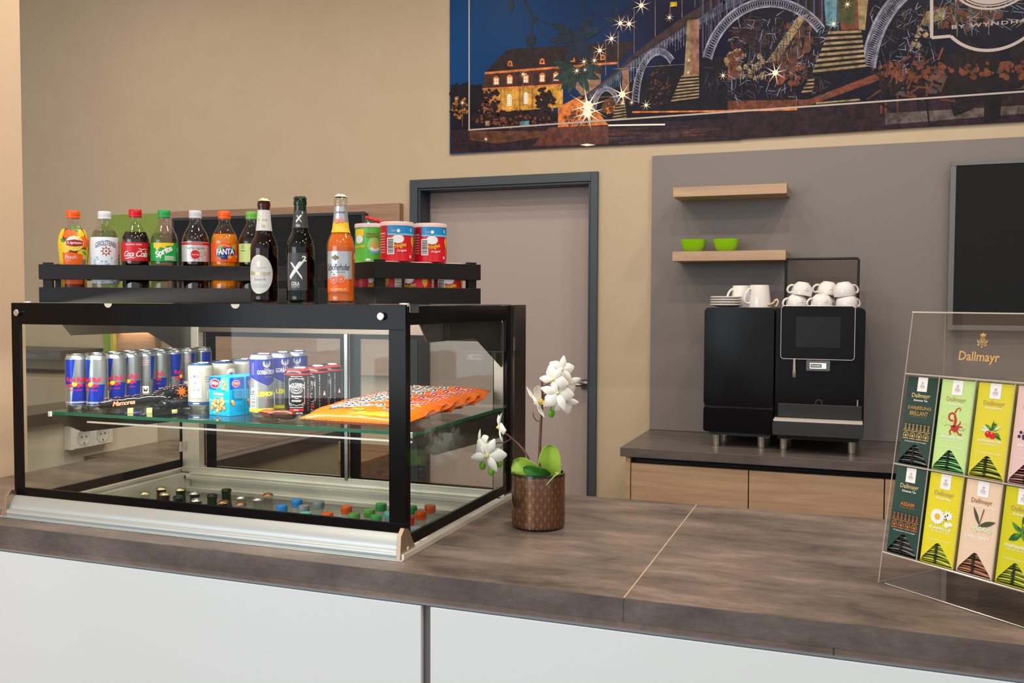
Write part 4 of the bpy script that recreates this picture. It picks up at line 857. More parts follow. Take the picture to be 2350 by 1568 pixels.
# bags standing in the crate
def pouch(name, label, loc, rot, w_, h_, d_, mts, dec=None, grp=None, crimp=.010, cat='bag', nseed=1, part='bag_body'):
    t = thing(name, label, cat, loc, 0, grp, rot); rr = random.Random(nseed); ph = [rr.uniform(0, 6.28) for _ in range(6)]
    def hgt(u, v):  # u,v in -1..1
        e = max(0, 1-abs(u)**3.2)**.6*max(0, 1-abs(v)**5)**.55
        wr = .10*math.sin(9*u+ph[0]+3*v)*math.sin(5*v+ph[1])+.06*math.sin(17*v+ph[2]+2*u)+.05*math.sin(23*u+ph[3])
        return e*d_/2*(1+wr)+.0004
    q = MB(); nu, nv_ = 28, 36
    for s_ in (1, -1): q.grid(lambda a, b: ((a-.5)*w_*(1-.03*math.cos(b*9+ph[4])), -s_*hgt(2*a-1, 2*b-1), (b-.5)*h_), nu, nv_, mts[0])
    q.build(part, t)
    for z_ in (-1, 1): MB().grid(lambda a, b: ((a-.5)*w_*.99, .0007*math.sin(a*160)+.0004, z_*(h_/2-.001+b*crimp)), 60, 2, mts[-1]).build('crimped_seam', t, solid=.0006)
    if dec:
        D = Dec(); dec(D); D.build('print', lambda u, v, l: Vector((u, -hgt(2*u/w_, 2*v/h_)-.0006-l*.00015, v)), t, du=.006, dv=.006)
    return t
x, y = cp_(.128, .212); pouch('snack_bag', 'dark green snack bag with red edge poking up behind the green tin', (x, y, ZT+.12), (math.radians(-8), math.radians(14), face(x, y, 10)), .115, .160, .045, [mat('bag_green', (20, 84, 56), .25, .3), mat('bag_red', (196, 16, 26), .3)], lambda D: D.line([(-.05, .07), (.06, .04)], .004, WHITE, 1))
x, y = cp_(.098, .264); pouch('snack_bag', 'yellow snack bag peeping over the crate between grapefruit beer and green tin', (x, y, ZT+.068), (0, 0, math.radians(57)), .085, .108, .026, [mat('bag_yellow', (246, 178, 16), .3), mat('bag_yellow', (246, 178, 16), .3)], None, nseed=4, crimp=.006)
# ---------------------------------------------------------------- goods on the glass shelf
ZG = ZS+.0003
CANM = mat('can_aluminium', (176, 180, 184), .24, 1.)
def can(name, label, x, y, rz, R, H_, grp, body, dec, base=None, neck=None, rn_=.86):
    t = thing(name, label, 'can', (x, y, ZG), rz, grp); b = base or CANM
    q = MB(); q.lathe([(0, .004), (R*.68, .003), (R*.74, 0), (R*.80, .0005), (R*.88, .004), (R*.97, .009), (R, .012)], b, n=48)
    q.lathe([(R, .012), (R, H_-.013)], body, n=48); q.lathe([(R, H_-.013), (R*.975, H_-.0095), (R*.93, H_-.0065)], body, n=48); q.lathe([(R*.93, H_-.0065), (R*(rn_+.02), H_-.0035), (R*rn_, H_-.0025)], neck or body, n=48); q.build('can_body', t)
    q = MB(); r = R*rn_; q.lathe([(r, H_-.003), (r*1.03, H_-.002), (r*1.03, H_-.0003), (r*.99, H_), (r*.94, H_-.0004), (r*.90, H_-.0045), (0, H_-.004)], CANM, n=48); q.build('lid', t)
    q = MB(); q.prism([(.006*math.cos(a)*(1.0), .009*math.sin(a)-.003) for a in [k*math.pi/8 for k in range(16)]], H_-.0038, H_-.0030, CANM); q.build('pull_tab', t)
    D = Dec(); dec(D); D.build('printed_wrap', cylmap(R, 0, .0003), t, du=.0035)
    return t
RBB = mat('energy_blue', (10, 52, 168), .25, .45); RBS = mat('energy_silver', (158, 163, 168), .28, .8); RBR = mat('energy_red', (216, 20, 66), .3)
def d_rb(D):
    W_ = math.pi*.027
    for o in (-W_, 0, W_):
        D.poly([(o-.034, .130), (o-.003, .130), (o-.012, .066), (o-.034, .066)], RBB, 1); D.poly([(o-.014, .014), (o-.007, .066), (o+.032, .066), (o+.026, .014)], RBB, 1)
    for o in (0,):
        D.text('Red Bull', -.002, .079, .046, .0125, RBR, 4, bold=.02, spacing=.95); D.ell(-.005, .0655, .0065, .0055, YEL, 3, 16)
        for s_ in (-1, 1): D.poly([(-.005+s_*.003, .062), (-.005+s_*.010, .068), (-.005+s_*.018, .066), (-.005+s_*.022, .060), (-.005+s_*.015, .061), (-.005+s_*.010, .058), (-.005+s_*.006, .0585)], RBR, 5)
        D.text('ENERGY DRINK', -.004, .051, .036, .0045, RBR, 4, spacing=1.1)
    D.rect(-W_+.001, .0175, W_-.001, .0195, mat('pale_silver', (220, 224, 228), .3, .5), 2); D.rect(-W_+.001, .0205, W_-.001, .0215, mat('pale_silver', (220, 224, 228), .3, .5), 2)
    x0 = .052
    D.rect(x0-.012, .016, x0+.014, .130, RBS, 3)
    for k in range(11): D.rect(x0-.010, .118-k*.006, x0+.010, .1195-k*.006, mat('pale_red', (232, 150, 150), .4) if k < 3 else GREY, 4)
    D.rect(x0-.008, .028, x0+.008, .048, WHITE, 4); D.poly([(x0-.006, .044), (x0, .036), (x0+.006, .044), (x0+.004, .033), (x0-.004, .033)], BLACK, 5)
RBX = -1.846; RBY = [1.880, 1.946, 2.001, 2.056, 2.113, 2.169, 2.225, 2.297]; ordn = ['frontmost', 'second', 'third', 'fourth', 'fifth', 'sixth', 'seventh', 'rearmost']
rb0 = None
for k, yy in enumerate(RBY):
    dl = (-26, -8, -6, -112, -26, 60, -112, 70)[k]
    lb = 'slim blue silver energy drink can, %s in the column along the chocolate bars' % ordn[k]
    if rb0 is None: rb0 = can('drink_can', lb, RBX, yy, face(RBX, yy, dl), .0266, .1435, 'slim energy drink cans', RBS, d_rb)
    else: dup(rb0, lb, (RBX, yy, ZG), face(RBX, yy, dl))
for k in range(7):
    yy = 1.866+k*.0565+(.008 if k else 0); dup(rb0, 'slim blue silver energy drink can, %s in the column along the left glass' % ordn[k], (-1.9005, yy, ZG), face(-1.9, yy, (0, -20, 30, 80, -60, 10, 140, 20)[k]))
BOM = mat('gin_cream', (186, 181, 168), .35, .3); NAVY = mat('gin_navy', (50, 84, 140), .3, .3)
def d_bom(D):
    W_ = math.pi*.0328
    D.poly([(-.016, .030), (.017, .030), (.017, .092), (.012, .101), (.0, .105), (-.012, .101), (-.016, .092)], mat('gin_gold', (176, 150, 100), .35, .4), 1); D.poly([(-.015, .031), (.016, .031), (.016, .091), (.0115, .0995), (.0, .1035), (-.0115, .0995), (-.015, .091)], mat('gin_pale', (222, 222, 216), .35), 2)
    D.text('BOMBAY', .0, .0885, .027, .0085, NAVY, 4, bold=.01, arc=.006); D.ring(.0, .071, .0085, .0105, .0008, GREY, 4); D.ring(.0, .071, .005, .007, .0006, GREY, 4); D.star(0, .071, .004, .002, 5, GREY, 4); D.line([(-.013, .071), (-.009, .071)], .0008, GREY, 4); D.line([(.009, .071), (.014, .071)], .0008, GREY, 4)
    D.text('DRY &', .001, .0530, .021, .0065, NAVY, 4); D.text('TONIC', .001, .0435, .021, .0065, mat('gin_tan', (176, 140, 110), .4), 4)
    D.rect(-W_+.001, .0135, W_-.001, .0215, NAVY, 2); D.rect(-.006, .016, .010, .019, WHITE, 3)
    for k in range(3): D.rect(.024, .086-k*.006, .044, .0872-k*.006, GREY, 2)
    D.rect(.030, .030, .046, .050, WHITE, 2); D.bars(.031, .031, .045, .049, GREY, 9, 3)
for k, (px_, yy) in enumerate(((461, 1.984), (515, 2.075), (560, 2.160))):
    can('drink_can', 'squat cream gin and tonic can, ' + ('frontmost beside the chocolate bars' if k == 0 else 'middle one behind the peanut boxes' if k == 1 else 'rearmost behind the peanut boxes'), -1.60, yy, face(-1.6, yy, (-26, 40, 100)[k]), .0325, .122, 'cream gin and tonic cans', BOM, d_bom, CANM, NAVY, .82)
GB = mat('vodka_blue', (26, 36, 140), .3, .45); GS = mat('vodka_silver', (164, 169, 172), .3, .75)
def eagle(D, x, y, s, l):
    for a in (-1, 1): D.poly([(x+a*.1*s, y-.2*s), (x+a*.35*s, y+.1*s), (x+a*.62*s, y+.95*s), (x+a*.85*s, y+.5*s), (x+a*.85*s, y), (x+a*.55*s, y-.35*s), (x+a*.15*s, y-.55*s)], SILV, l)
    D.poly([(x-.14*s, y+.25*s), (x, y+.62*s), (x+.14*s, y+.25*s), (x+.12*s, y-.75*s), (x-.12*s, y-.75*s)], SILV, l+1); D.ring(x, y-.3*s, .72*s, .75*s, .14*s, SILV, l, 16, 215, 325)
def d_gor(D):
    R = .0287; W_ = math.pi*R
    D.poly([(-W_+.001, .088), (-.048, .072), (-.030, .0965), (.013, .075), (.030, .085), (.060, .0965), (W_-.001, .088), (W_-.001, .142), (-W_+.001, .142)], GB, 1)
    D.line([(-.048, .072), (-.030, .0965), (.013, .075), (.030, .085), (.060, .0965)], .0014, SILV, 2)
    eagle(D, .010, .128, .0115, 3); D.text('GORBATSCHOW', .016, .1105, .058, .0105, WHITE, 3, spacing=1.05); D.text('WODKA', .014, .099, .018, .003, SILV, 3, spacing=1.6)
    D.text('LEMON', .009, .0575, .044, .0120, mat('acid_yellow', (226, 214, 20), .3), 3, bold=.06); D.rect(-W_+.001, .0145, W_-.001, .0225, mat('acid_yellow', (226, 214, 20), .3), 2)
    x = -.024; D.rect(x-.010, .022, x+.008, .054, WHITE, 3); D.bars(x-.008, .025, x+.006, .052, BLACK, 12, 4, True); D.rect(x-.006, .059, x+.005, .0725, WHITE, 3); D.poly([(x-.004, .070), (x, .063), (x+.004, .070), (x+.003, .061), (x-.003, .061)], BLACK, 4)
    for dx in (-.003, .001): D.line([(x+dx, .104), (x+dx, .134)], .0010, SILV, 3)
for k, yy in enumerate((1.911, 1.991, 2.062)):
    can('drink_can', 'tall blue and silver vodka lemon can, ' + ('frontmost with barcode showing', 'middle one', 'rearmost')[k], -1.36, yy, face(-1.36, yy, (6, 4, -16)[k]), .0287, .155, 'tall blue vodka lemon cans', GS, d_gor, CANM, mat('vodka_lilac', (128, 134, 176), .3, .5), .84)
JB = mat('whiskey_black', (14, 14, 16), .28, .2); JR = mat('whiskey_red', (206, 22, 34), .3)
def d_jack(D):
    R = .031; W_ = math.pi*R; a, b = -.017, .020
    D.text("JACK DANIEL'S", .0015, .0825, .036, .0120, WHITE, 3, bold=.01, arc=.006, spacing=.95)
    D.ring(.001, .070, .0135, .0085, .0008, WHITE, 3); D.ring(.001, .070, .0095, .0060, .0008, WHITE, 3); D.text('No.7', .001, .070, .011, .0040, WHITE, 4, bold=.02); D.text('Tennessee', .001, .0560, .024, .0052, WHITE, 3, bold=.01, shear=.25); D.text('WHISKEY', .001, .0445, .0235, .0048, WHITE, 3, bold=.01)
    D.line([(-.004, .0503), (.006, .0503)], .0008, WHITE, 3); D.line([(a, .038), (a, .094)], .0007, WHITE, 3); D.line([(b, .038), (b, .090)], .0007, WHITE, 3)
    for s_, x in ((1, a), (-1, b)): D.ring(x+s_*.003, .036, .003, .003, .0007, WHITE, 3, 14, 0, 300); D.ring(x+s_*.003, .0965, .003, .0025, .0007, WHITE, 3, 14, 40, 340)
    D.line([(a+.004, .034), (-.006, .0355), (.001, .033), (.009, .0355), (b-.004, .034)], .0008, WHITE, 3); D.line([(a+.004, .099), (-.006, .097), (.001, .0995), (.009, .097), (b-.004, .099)], .0008, WHITE, 3); D.rect(-.012, .1025, .015, .1033, WHITE, 3)
    D.rect(-.016, .0285, .017, .0295, WHITE, 3); D.rect(-.0155, .0195, .0175, .0258, JR, 3); D.text('COLA', .0, .0227, .011, .0036, WHITE, 4, bold=.02); D.text('330ml  10% VOL.', .0015, .0150, .029, .0036, WHITE, 3, bold=.02)
    for x in (.030, .060, -.040): D.bars(x, .020, x+.0012, .105, WHITE, 31, 3, True)
    D.poly([(.040, .05), (.044, .062), (.048, .05)], WHITE, 3); D.rect(-W_+.001, .1065, W_-.001, .1095, JR, 2)
for k, yy in enumerate((1.919, 1.998, 2.067)):
    can('drink_can', 'black whiskey cola can with red rim, ' + ('frontmost with full label', 'middle one', 'rearmost against the rear door')[k], -1.262, yy, face(-1.262, yy, (-7, -38, -34)[k]), .031, .1225, 'black whiskey cola cans', JB, d_jack, CANM, JR, .82)
# peanut boxes
def nutbox(label, x, y, rz):
    t = thing('peanut_box', label, 'box', (x, y, ZG), rz, 'blue peanut boxes'); w_, d_, h_ = .075, .047, .096
    NB = mat('nut_cyan', (0, 158, 214), .3); bx('carton', (0, 0, 0), (w_, d_, h_), NB, t, .0008)
    NBL = mat('nut_blue', (18, 78, 170), .3); NUT = mat('nut_brown', (214, 150, 84), .4); NUTL = mat('nut_light', (236, 188, 128), .4)
    def nuts(D, pts, r):
        for i, (a, b) in enumerate(pts): D.ell(a, b, r*1.15, r, mat('nut_edge', (170, 104, 54), .4), 4, 12, rot=i); D.ell(a+r*.1, b+r*.15, r*.9, r*.72, NUT if i % 2 else NUTL, 5, 12, rot=i)
    D = Dec(); D.poly([(.001, .065), (.001, .095), (.047, .095), (.036, .072), (.022, .063)], NBL, 1); D.poly([(.047, .095), (.074, .095), (.074, .060), (.050, .064), (.036, .072)], mat('nut_sky', (90, 196, 226), .3), 1)
    D.rect(.001, .034, .074, .040, mat('nut_sky', (90, 196, 226), .3), 1); D.ell(.0225, .079, .0185, .0115, WHITE, 2, 28); D.ell(.0225, .079, .0172, .0104, mat('nut_red', (214, 24, 40), .3), 3, 28); D.text('ültje', .0225, .0790, .027, .0125, WHITE, 4, bold=.02)
    D.text('Erdnüsse', .036, .0545, .038, .0082, WHITE, 3, bold=.03, spacing=.9); D.text('geröstet & gesalzen', .037, .0460, .036, .0035, WHITE, 3); D.text('klassisch', .028, .0075, .024, .0030, WHITE, 3)
    nuts(D, [(.053, .084), (.060, .076), (.055, .068)], .0052); nuts(D, [(.014, .028), (.024, .036), (.034, .034), (.044, .037), (.053, .032), (.012, .018), (.023, .024), (.034, .022), (.046, .026), (.056, .020), (.031, .012), (.020, .033), (.050, .040), (.041, .017)], .0058)
    D.build('front_print', planemap((0, 0, 0), (1, 0, 0), (0, 0, 1)), t)
    D = Dec(); D.rect(.002, .066, .045, .095, NBL, 1); D.ell(.020, .080, .0125, .008, WHITE, 2); D.ell(.020, .080, .0115, .0073, mat('nut_red', (214, 24, 40), .3), 3); D.text('ültje', .020, .080, .017, .008, WHITE, 4); nuts(D, [(.008, .036), (.012, .030)], .005)
    for k in range(12): D.rect(.008, .062-k*.0022, .040, .0628-k*.0022, mat('nut_text', (10, 96, 150), .4), 2)
    for k in range(6): D.rect(.018, .026-k*.003, .040, .0265-k*.003, mat('nut_text', (10, 96, 150), .4), 2)
    D.build('side_print', planemap((w_, 0, 0), (0, 1, 0), (0, 0, 1)), t)
    return t
nb0 = nutbox('blue peanut box at the front with its whole face showing', -1.502, 1.893, math.radians(-13))
for k, lb in ((1, 'blue peanut box second in the row behind the front one'), (2, 'blue peanut box hindmost of three, mostly behind the blue can')):
    dup(nb0, lb, (-1.502+.0110*k, 1.893+.0490*k, ZG))
# black chocolate bars
CB = mat('bar_black', (18, 16, 18), .16, .1, .5, .5)
def choc(label, p0, p1, w_, hgt_, zc, dec=None, rise=0, seed=1):
    (x0, y0), (x1, y1) = p0, p1; ln = math.hypot(x1-x0, y1-y0)
    t = thing('chocolate_bar', label, 'chocolate bar', ((x0+x1)/2, (y0+y1)/2, zc), 0, 'black chocolate bars', Euler((0, 0, math.atan2(y1-y0, x1-x0))) )
    t.rotation_euler = (0, -rise, math.atan2(y1-y0, x1-x0)); rr = random.Random(seed)
    ph = [rr.uniform(0, 6) for _ in range(4)]
    def P(a, b):
        u = 2*a-1; e = max(.0, 1-abs(u)**8)**.5; an = b*2*math.pi
        c, s_ = math.cos(an), math.sin(an); sq = (abs(c)**2.6+abs(s_)**2.6)**(-1/2.6)
        k = 1+.07*math.sin(13*u+ph[0]+3*b)+.05*math.sin(29*u+ph[1])
        return Vector((u*ln/2, w_/2*c*sq*(.85+.15*e), max(hgt_/2*s_*sq*e*k, -hgt_/2)))
    q = MB(); q.grid(P, 40, 24, CB); q.build('wrapper', t)
    for s_ in (-1, 1): MB().grid(lambda a, b: (s_*(ln/2-.002+b*.012), (a-.5)*w_*.9, .0008*math.sin(a*90)), 40, 2, CB).build('crimped_end', t, solid=.0006)
    if dec:
        D = Dec(); dec(D, ln); D.build('print', lambda u, v, l: Vector((u, -w_/2*1.0-.0016-l*.0002, v)), t, du=.02)
        D = Dec()
        for k in range(6): D.ell(-ln*.36+k*ln*.14, 0, .0065, .0055, mat('pale_pink', (236, 180, 160), .4), 1, 12); D.ell(-ln*.36+k*ln*.14+.001, 0, .0045, .0038, RED, 2, 12)
        D.build('top_print', planemap((0, 0, hgt_/2*1.07), (1, 0, 0), (0, 1, 0)), t)
    return t
def dchoc(D, ln): D.text('Mamorea', -.02, .001, .055, .0125, ORNG, 3, bold=.03, shear=.35, spacing=.85); D.text('Mamorea', -.02, .001, .053, .0115, PEACHP, 4, bold=.0, shear=.35, spacing=.88)
choc('black chocolate bar with orange script lying in front of the energy drink cans', (-1.803, 1.838), (-1.665, 1.935), .036, .030, ZG+.024, dchoc, .10)
choc('black chocolate bar propped on top behind the first one', (-1.70, 1.925), (-1.64, 2.04), .036, .028, ZG+.045, lambda D, ln: D.star(.0, .0, .016, .007, 9, ORNG, 1), .10, 3)
choc('black chocolate bar lying at the bottom of the pile against the cream can', (-1.722, 1.935), (-1.690, 2.02), .036, .026, ZG+.014, None, 0, 5)
choc('black chocolate bar standing slanted by the cream gin can', (-1.665, 1.905), (-1.645, 2.0), .034, .030, ZG+.016, None, .0, 7)
PY = mat('price_yellow', (216, 208, 132), .5)
for (x, y, lb, r_) in ((-1.706, 1.845, 'small pale yellow tab at the foot of the chocolate bars, left one', 0), (-1.664, 1.865, 'small pale yellow tab at the foot of the chocolate bars, middle one', .1), (-1.628, 1.915, 'small pale yellow tab lying near the cream gin can', .5)):
    o = MB(); o.prism([(-.0065, 0), (.0065, 0), (.0070, .0125-.008*(r_ > .3)), (-.0060, .0125-.008*(r_ > .3))], -.0015, .0015, PY, Matrix.Rotation(math.pi/2, 4, 'X')); tag(o.build('paper_tab', loc=(x, y, ZG), rot=(0, 0, face(x, y)+r_)), lb, 'tab', 'yellow tabs under the chocolate bars')
# small toffee packets
def wrapdec(D): D.star(0, 0, .008, .004, 6, YEL, 1); D.text('Toffee', 0, .0, .026, .008, WHITE, 2, bold=.03, shear=.3)
pouch('sweet_packet', 'small brown sweet packet lying in front of the black can', (-1.268, 1.868, ZG+.013), (math.radians(78), 0, math.radians(10)), .062, .030, .020, [mat('packet_brown', (92, 44, 24), .25, .2), mat('packet_brown', (92, 44, 24), .25, .2)], wrapdec, 'small brown sweet packets', .004, 'sweet packet', 2)
pouch('sweet_packet', 'small brown sweet packet leaning behind the other one by the yellow can', (-1.312, 1.878, ZG+.012), (math.radians(76), 0, math.radians(-20)), .052, .030, .018, [mat('packet_tan', (140, 70, 34), .25, .2), mat('packet_brown', (92, 44, 24), .25, .2)], wrapdec, 'small brown sweet packets', .004, 'sweet packet', 3)
# row of orange snack bags
OB = mat('bag_orange', (232, 104, 12), .26, 0, .5, .3); OBD = mat('bag_orange_dark', (206, 84, 10), .3)
def ob_dec(D):
    dk = mat('anthra_ink', (70, 72, 78), .4); cr_ = mat('crimson_ink', (176, 24, 40), .35)
    D.poly([(-.02, -.052), (.13, -.052), (.13, -.026), (.06, -.026), (.02, -.036)], mat('amber_print', (240, 158, 40), .35), .5)
    D.text('Datten', -.036, .026, .136, .044, WHITE, 1, bold=.06, shear=.25, rot=.05, spacing=1.08); D.text('Datten', -.036, .026, .132, .038, dk, 2, bold=.015, shear=.25, rot=.05, spacing=1.08)
    D.text('Ball', .076, .016, .066, .036, WHITE, 1, bold=.07, shear=.25); D.text('Ball', .076, .016, .062, .032, cr_, 2, bold=.03, shear=.25)
    D.poly([(-.092, -.023), (-.034, -.013), (-.033, .002), (-.091, -.007)], dk, 3); D.text('The Original', -.0625, -.0100, .050, .0100, WHITE, 4, rot=.17)
    for x, y, r in ((.082, -.024, .012), (.100, -.014, .010), (.066, -.036, .010), (.108, -.032, .010)): D.ell(x, y, r, r*.72, mat('nut_edge', (170, 104, 54), .4), 2, 14); D.ell(x, y+.001, r*.85, r*.6, mat('nut_pale', (238, 206, 150), .4), 3, 14)
    for x, y in ((-.018, -.022), (-.003, -.020)): D.star(x, y, .010, .005, 7, mat('leaf_lime', (104, 190, 50), .35), 3)
ORD = ('frontmost in full view on the glass shelf', 'second in the overlapping row', 'third in the overlapping row', 'fourth in the overlapping row', 'fifth in the overlapping row', 'hindmost with its corner up by the rear post')
ob0 = None
for k in range(6):
    yy = 1.885+k*.072; tl = (-82, -81, -80, -80, -80, -79)[k]
    loc = (-1.052, yy, ZG+.023+(0, .004, .005, .006, .007, .008)[k]); rot = (math.radians(tl), math.radians(0), math.radians((-2, 1, -3, 2, 0, 3)[k]))
    if ob0 is None: ob0 = pouch('snack_bag', 'orange snack bag, '+ORD[k], loc, rot, .285, .130, .030, [OB, OBD], ob_dec, 'orange snack bags overlapping on the glass shelf', .006, 'bag', 5); ob0.location = loc
    else: dup(ob0, 'orange snack bag, '+ORD[k], loc, None, None, rot)

# ---------------------------------------------------------------- bottles standing in the chilled well
def small_glass(label, x, y, glass, cr_, zt, rz=0):
    t = thing('small_bottle', label, 'bottle', (x, y, WZ+.0003), rz, 'bottles chilling in the steel well'); h = zt-WZ; k = h-.2
    pr = [(.024, 0), (.027, .003), (.0275, .010), (.0275, .105+k), (.025, .122+k), (.018, .142+k), (.0138, .160+k), (.0128, .184+k), (.0128, .1865+k), (.0140, .1875+k), (.0140, .193+k), (.0128, .1945+k), (.0128, .197+k)]
    MB().lathe([(0, .003)]+pr+[(0, .197+k)], glass, n=32).build('bottle_body', t); crown(t, .1945+k, cr_); return t
def small_pet(label, x, y, cp, zt, lq=None):
    PET = thin('cloudy_clear_plastic', (236, 238, 234), 1.5, .08, haze=.2)
    t = thing('small_bottle', label, 'bottle', (x, y, WZ+.0003), 0, 'bottles chilling in the steel well'); k = zt-WZ-.2
    pr = [(.026, 0), (.028, .004), (.0285, .02), (.0285, .105+k), (.027, .125+k), (.0215, .145+k), (.0150, .162+k), (.0128, .170+k), (.0128, .182+k)]
    MB().lathe([(0, .003)]+pr, PET, n=36).build('bottle_body', t); cap(t, .0148, .019, .181+k, cp)
    MB().lathe(shrink(pr, .0012, .135+k), lq or WATER, n=32).build('drink', t); return t
BCAP = mat('cap_blue', (30, 132, 214), .35); TCAP = mat('cap_turquoise', (110, 196, 190), .35); GYC = mat('cap_grey', (140, 150, 162), .35); CRB = mat('crown_copper', (176, 124, 84), .25, 1.)
OJ = mat('pale_juice', (206, 160, 70), .2)
for i, (px_, py_, kd, cl, lb) in enumerate((
    (327, 1137, 'g', (CLEARG, CRG), 'gold crown capped bottle nearest the left end of the well'), (365, 1126, 'g', (BROWNG, CRG), 'brown bottle with gold crown cap behind two others at the left'), (373, 1139, 'g', (BROWNG, CRG), 'brown bottle with gold crown cap just in front of another'),
    (410, 1128, 'g', (GREENG, CRG), 'green bottle with bright gold crown cap'), (404, 1146, 'g', (GREENG, CRD), 'green bottle with dull cap in front of the bright gold one'), (442, 1137, 'g', (GREENG, CRS), 'pale green bottle with silver crown cap'), (446, 1153, 'g', (GREENG, CRS), 'silver crown cap peeping over the black border'),
    (482, 1142, 'g', (GREENG, CRD), 'green bottle with blue grey crown cap'), (515, 1130, 'g', (GREENG, CRD), 'bright green bottle with dark crown cap standing highest'), (508, 1158, 'g', (GREENG, CRB), 'bottle with reddish crown cap under the bright green one'),
    (550, 1147, 'g', (CLEARG, CRS), 'clear bottle with silver crown cap left of the copper cap'), (548, 1162, 'g', (CLEARG, CRB), 'bottle with copper crown cap at the black border'), (588, 1151, 'g', (CLEARG, CRS), 'clear bottle with silver crown cap before the copper one'), (611, 1141, 'g', (CLEARG, CRB), 'clear ribbed bottle with copper crown cap'),
    (643, 1168, 'p', BCAP, 'blue capped water bottle in front'), (678, 1155, 'p', BCAP, 'blue capped water bottle behind the other blue one'), (694, 1169, 'p', GYC, 'grey capped bottle between the blue caps and the tall grey one'), (728, 1159, 'p', GYC, 'tall bottle with grey cap and clear shoulder'), (698, 1185, 'p', TCAP, 'turquoise cap half hidden by the black border'),
    (748, 1186, 'p', OCAP, 'orange cap low at the black border'), (792, 1170, 'p', OCAP, 'orange cap standing above the low orange one'), (810, 1187, 'p', LCAP, 'green cap lying low in front of the orange cap'), (845, 1178, 'p', LCAP, 'green capped bottle left of the tallest green one'), (872, 1164, 'p', GCAP, 'tallest green capped bottle'), (860, 1192, 'p', GCAP, 'bright green cap at the very front'), (892, 1183, 'p', TCAP, 'mint green cap beside the black corner'),
    (942, 1170, 'p', GCAP, 'green cap seen through the side glass by the corner'), (985, 1168, 'p', OCAP, 'orange capped juice bottle at the rear right'), (963, 1183, 'p', OCAP, 'orange capped juice bottle in front of the rear one'), (935, 1196, 'p', RCAP, 'red cap just inside the right corner'), (951, 1220, 'p', GYC, 'grey capped bottle in the near right corner'),
    (972, 1240, 'p', RCAP, 'red cap nearest the right end cap'), (1030, 1207, 'p', RCAP, 'red cap along the right glass, first beyond the orange ones'), (1055, 1191, 'p', RCAP, 'red cap along the right glass, second beyond the orange ones'), (1078, 1178, 'p', RCAP, 'red cap along the right glass, farthest back'))):
    zz = .940; v = atZ(px_, py_-2, zz); x, y = v.x-.004, v.y+.014
    x = min(max(x, wx0+.036), wx1-.034); y = min(max(y, wy0+.035), wy1-.036)
    if kd == 'g': small_glass(lb, x, y, cl[0], cl[1], zz+.004, i)
    else: small_pet(lb, x, y, cl, zz+.004, OJ if 'juice' in lb else None)
# ---------------------------------------------------------------- back counter and coffee machine
ZB = .88
bc = thing('back_counter', 'dark topped back counter with oak drawers under the coffee machine', 'counter', (-.4, 3.79, 0))
bo = lambda n, a, b, m_, par=None, bev=0: bx(n, (a[0]+.4, a[1]-3.79, a[2]), (b[0]+.4, b[1]-3.79, b[2]), m_, par or bc, bev)
DTOP = noisy('dark_stone_laminate', [(.3, (84, 76, 72)), (.5, (96, 88, 84)), (.7, (108, 99, 94))], (1, 4, 4), 5, 8, .34, .02)
bo('worktop', (-.907, 3.772, ZB-.038), (2.4, YW-.002, ZB), DTOP, None, .001)
bo('end_panel', (-.885, 3.785, 0), (-.866, YW-.002, ZB-.0385), OAK)
bo('grip_recess', (-.864, 3.83, .60), (2.4, 3.86, ZB-.0385), mat('black_recess', (10, 10, 12), .3))
bo('cabinet_body', (-.864, 3.862, .05), (2.4, YW-.003, ZB-.0385), mat('cabinet_inside', (70, 60, 52), .6))
bo('grip_profile', (-.864, 3.80, .8155), (2.4, 3.829, .8195), mat('black_profile', (16, 16, 18), .3))
for (a, b) in ((-.863, -.385), (-.381, .122), (.126, .63), (.634, 1.14), (1.144, 1.65)):
    bo('drawer_front', (a, 3.79, .50), (b, 3.809, .814), OAK, None, .0008); bo('drawer_front', (a, 3.79, .10), (b, 3.809, .496), OAK, None, .0008)
PB = mat('piano_black', (17, 16, 18), .16, 0, .22, .0); MB_ = mat('matt_black_plastic', (34, 34, 36), .42); FOOT = mat('foot_steel', (196, 186, 170), .28, 1.)
fr_ = thing('milk_cooler', 'narrow glossy black milk cooler standing left of the coffee machine', 'cooler', (-.4445, 3.93, ZB))
def loc(o): return lambda a: (a[0]-o[0], a[1]-o[1], a[2]-o[2])
O = (-.4445, 3.93, ZB); lc = loc(O)
def rbox(par, name, a, b, m_, r=.018, f=lc):
    """box with rounded upright front corners"""
    x0, y0, z0 = f(a); x1, y1, z1 = f(b); pts = []
    for cx_, cz_, s0 in ((x1-r, z1-r, 0), (x0+r, z1-r, 90), (x0+r, z0+r, 180), (x1-r, z0+r, 270)):
        for k in range(7): t = math.radians(s0+15*k); pts.append((cx_+r*math.cos(t), cz_+r*math.sin(t)))
    M = Matrix(((1, 0, 0, 0), (0, 0, 1, 0), (0, 1, 0, 0), (0, 0, 0, 1)))
    return MB().prism(pts, y0, y1, m_, M).build(name, par, bevel=.002)
rbox(fr_, 'cooler_body', (-.586, 3.942, .952), (-.304, 4.33, 1.466), MB_, .012)
rbox(fr_, 'upper_door', (-.587, 3.928, 1.055), (-.3025, 3.9415, 1.4675), PB); rbox(fr_, 'lower_door', (-.587, 3.928, .945), (-.3025, 3.9415, 1.050), PB, .012)
bx('plinth', lc((-.565, 3.95, .930)), lc((-.325, 4.30, .951)), mat('plinth_grey', (54, 58, 60), .5), fr_)
def feet(par, pts, f):
    for x, y in pts:
        a = f((x, y, ZB)); MB().lathe([(0, 0), (.0155, 0), (.0165, .001), (.0165, .048), (.015, .0495), (0, .0495)], FOOT, Matrix.Translation(a), 28).build('foot', par)
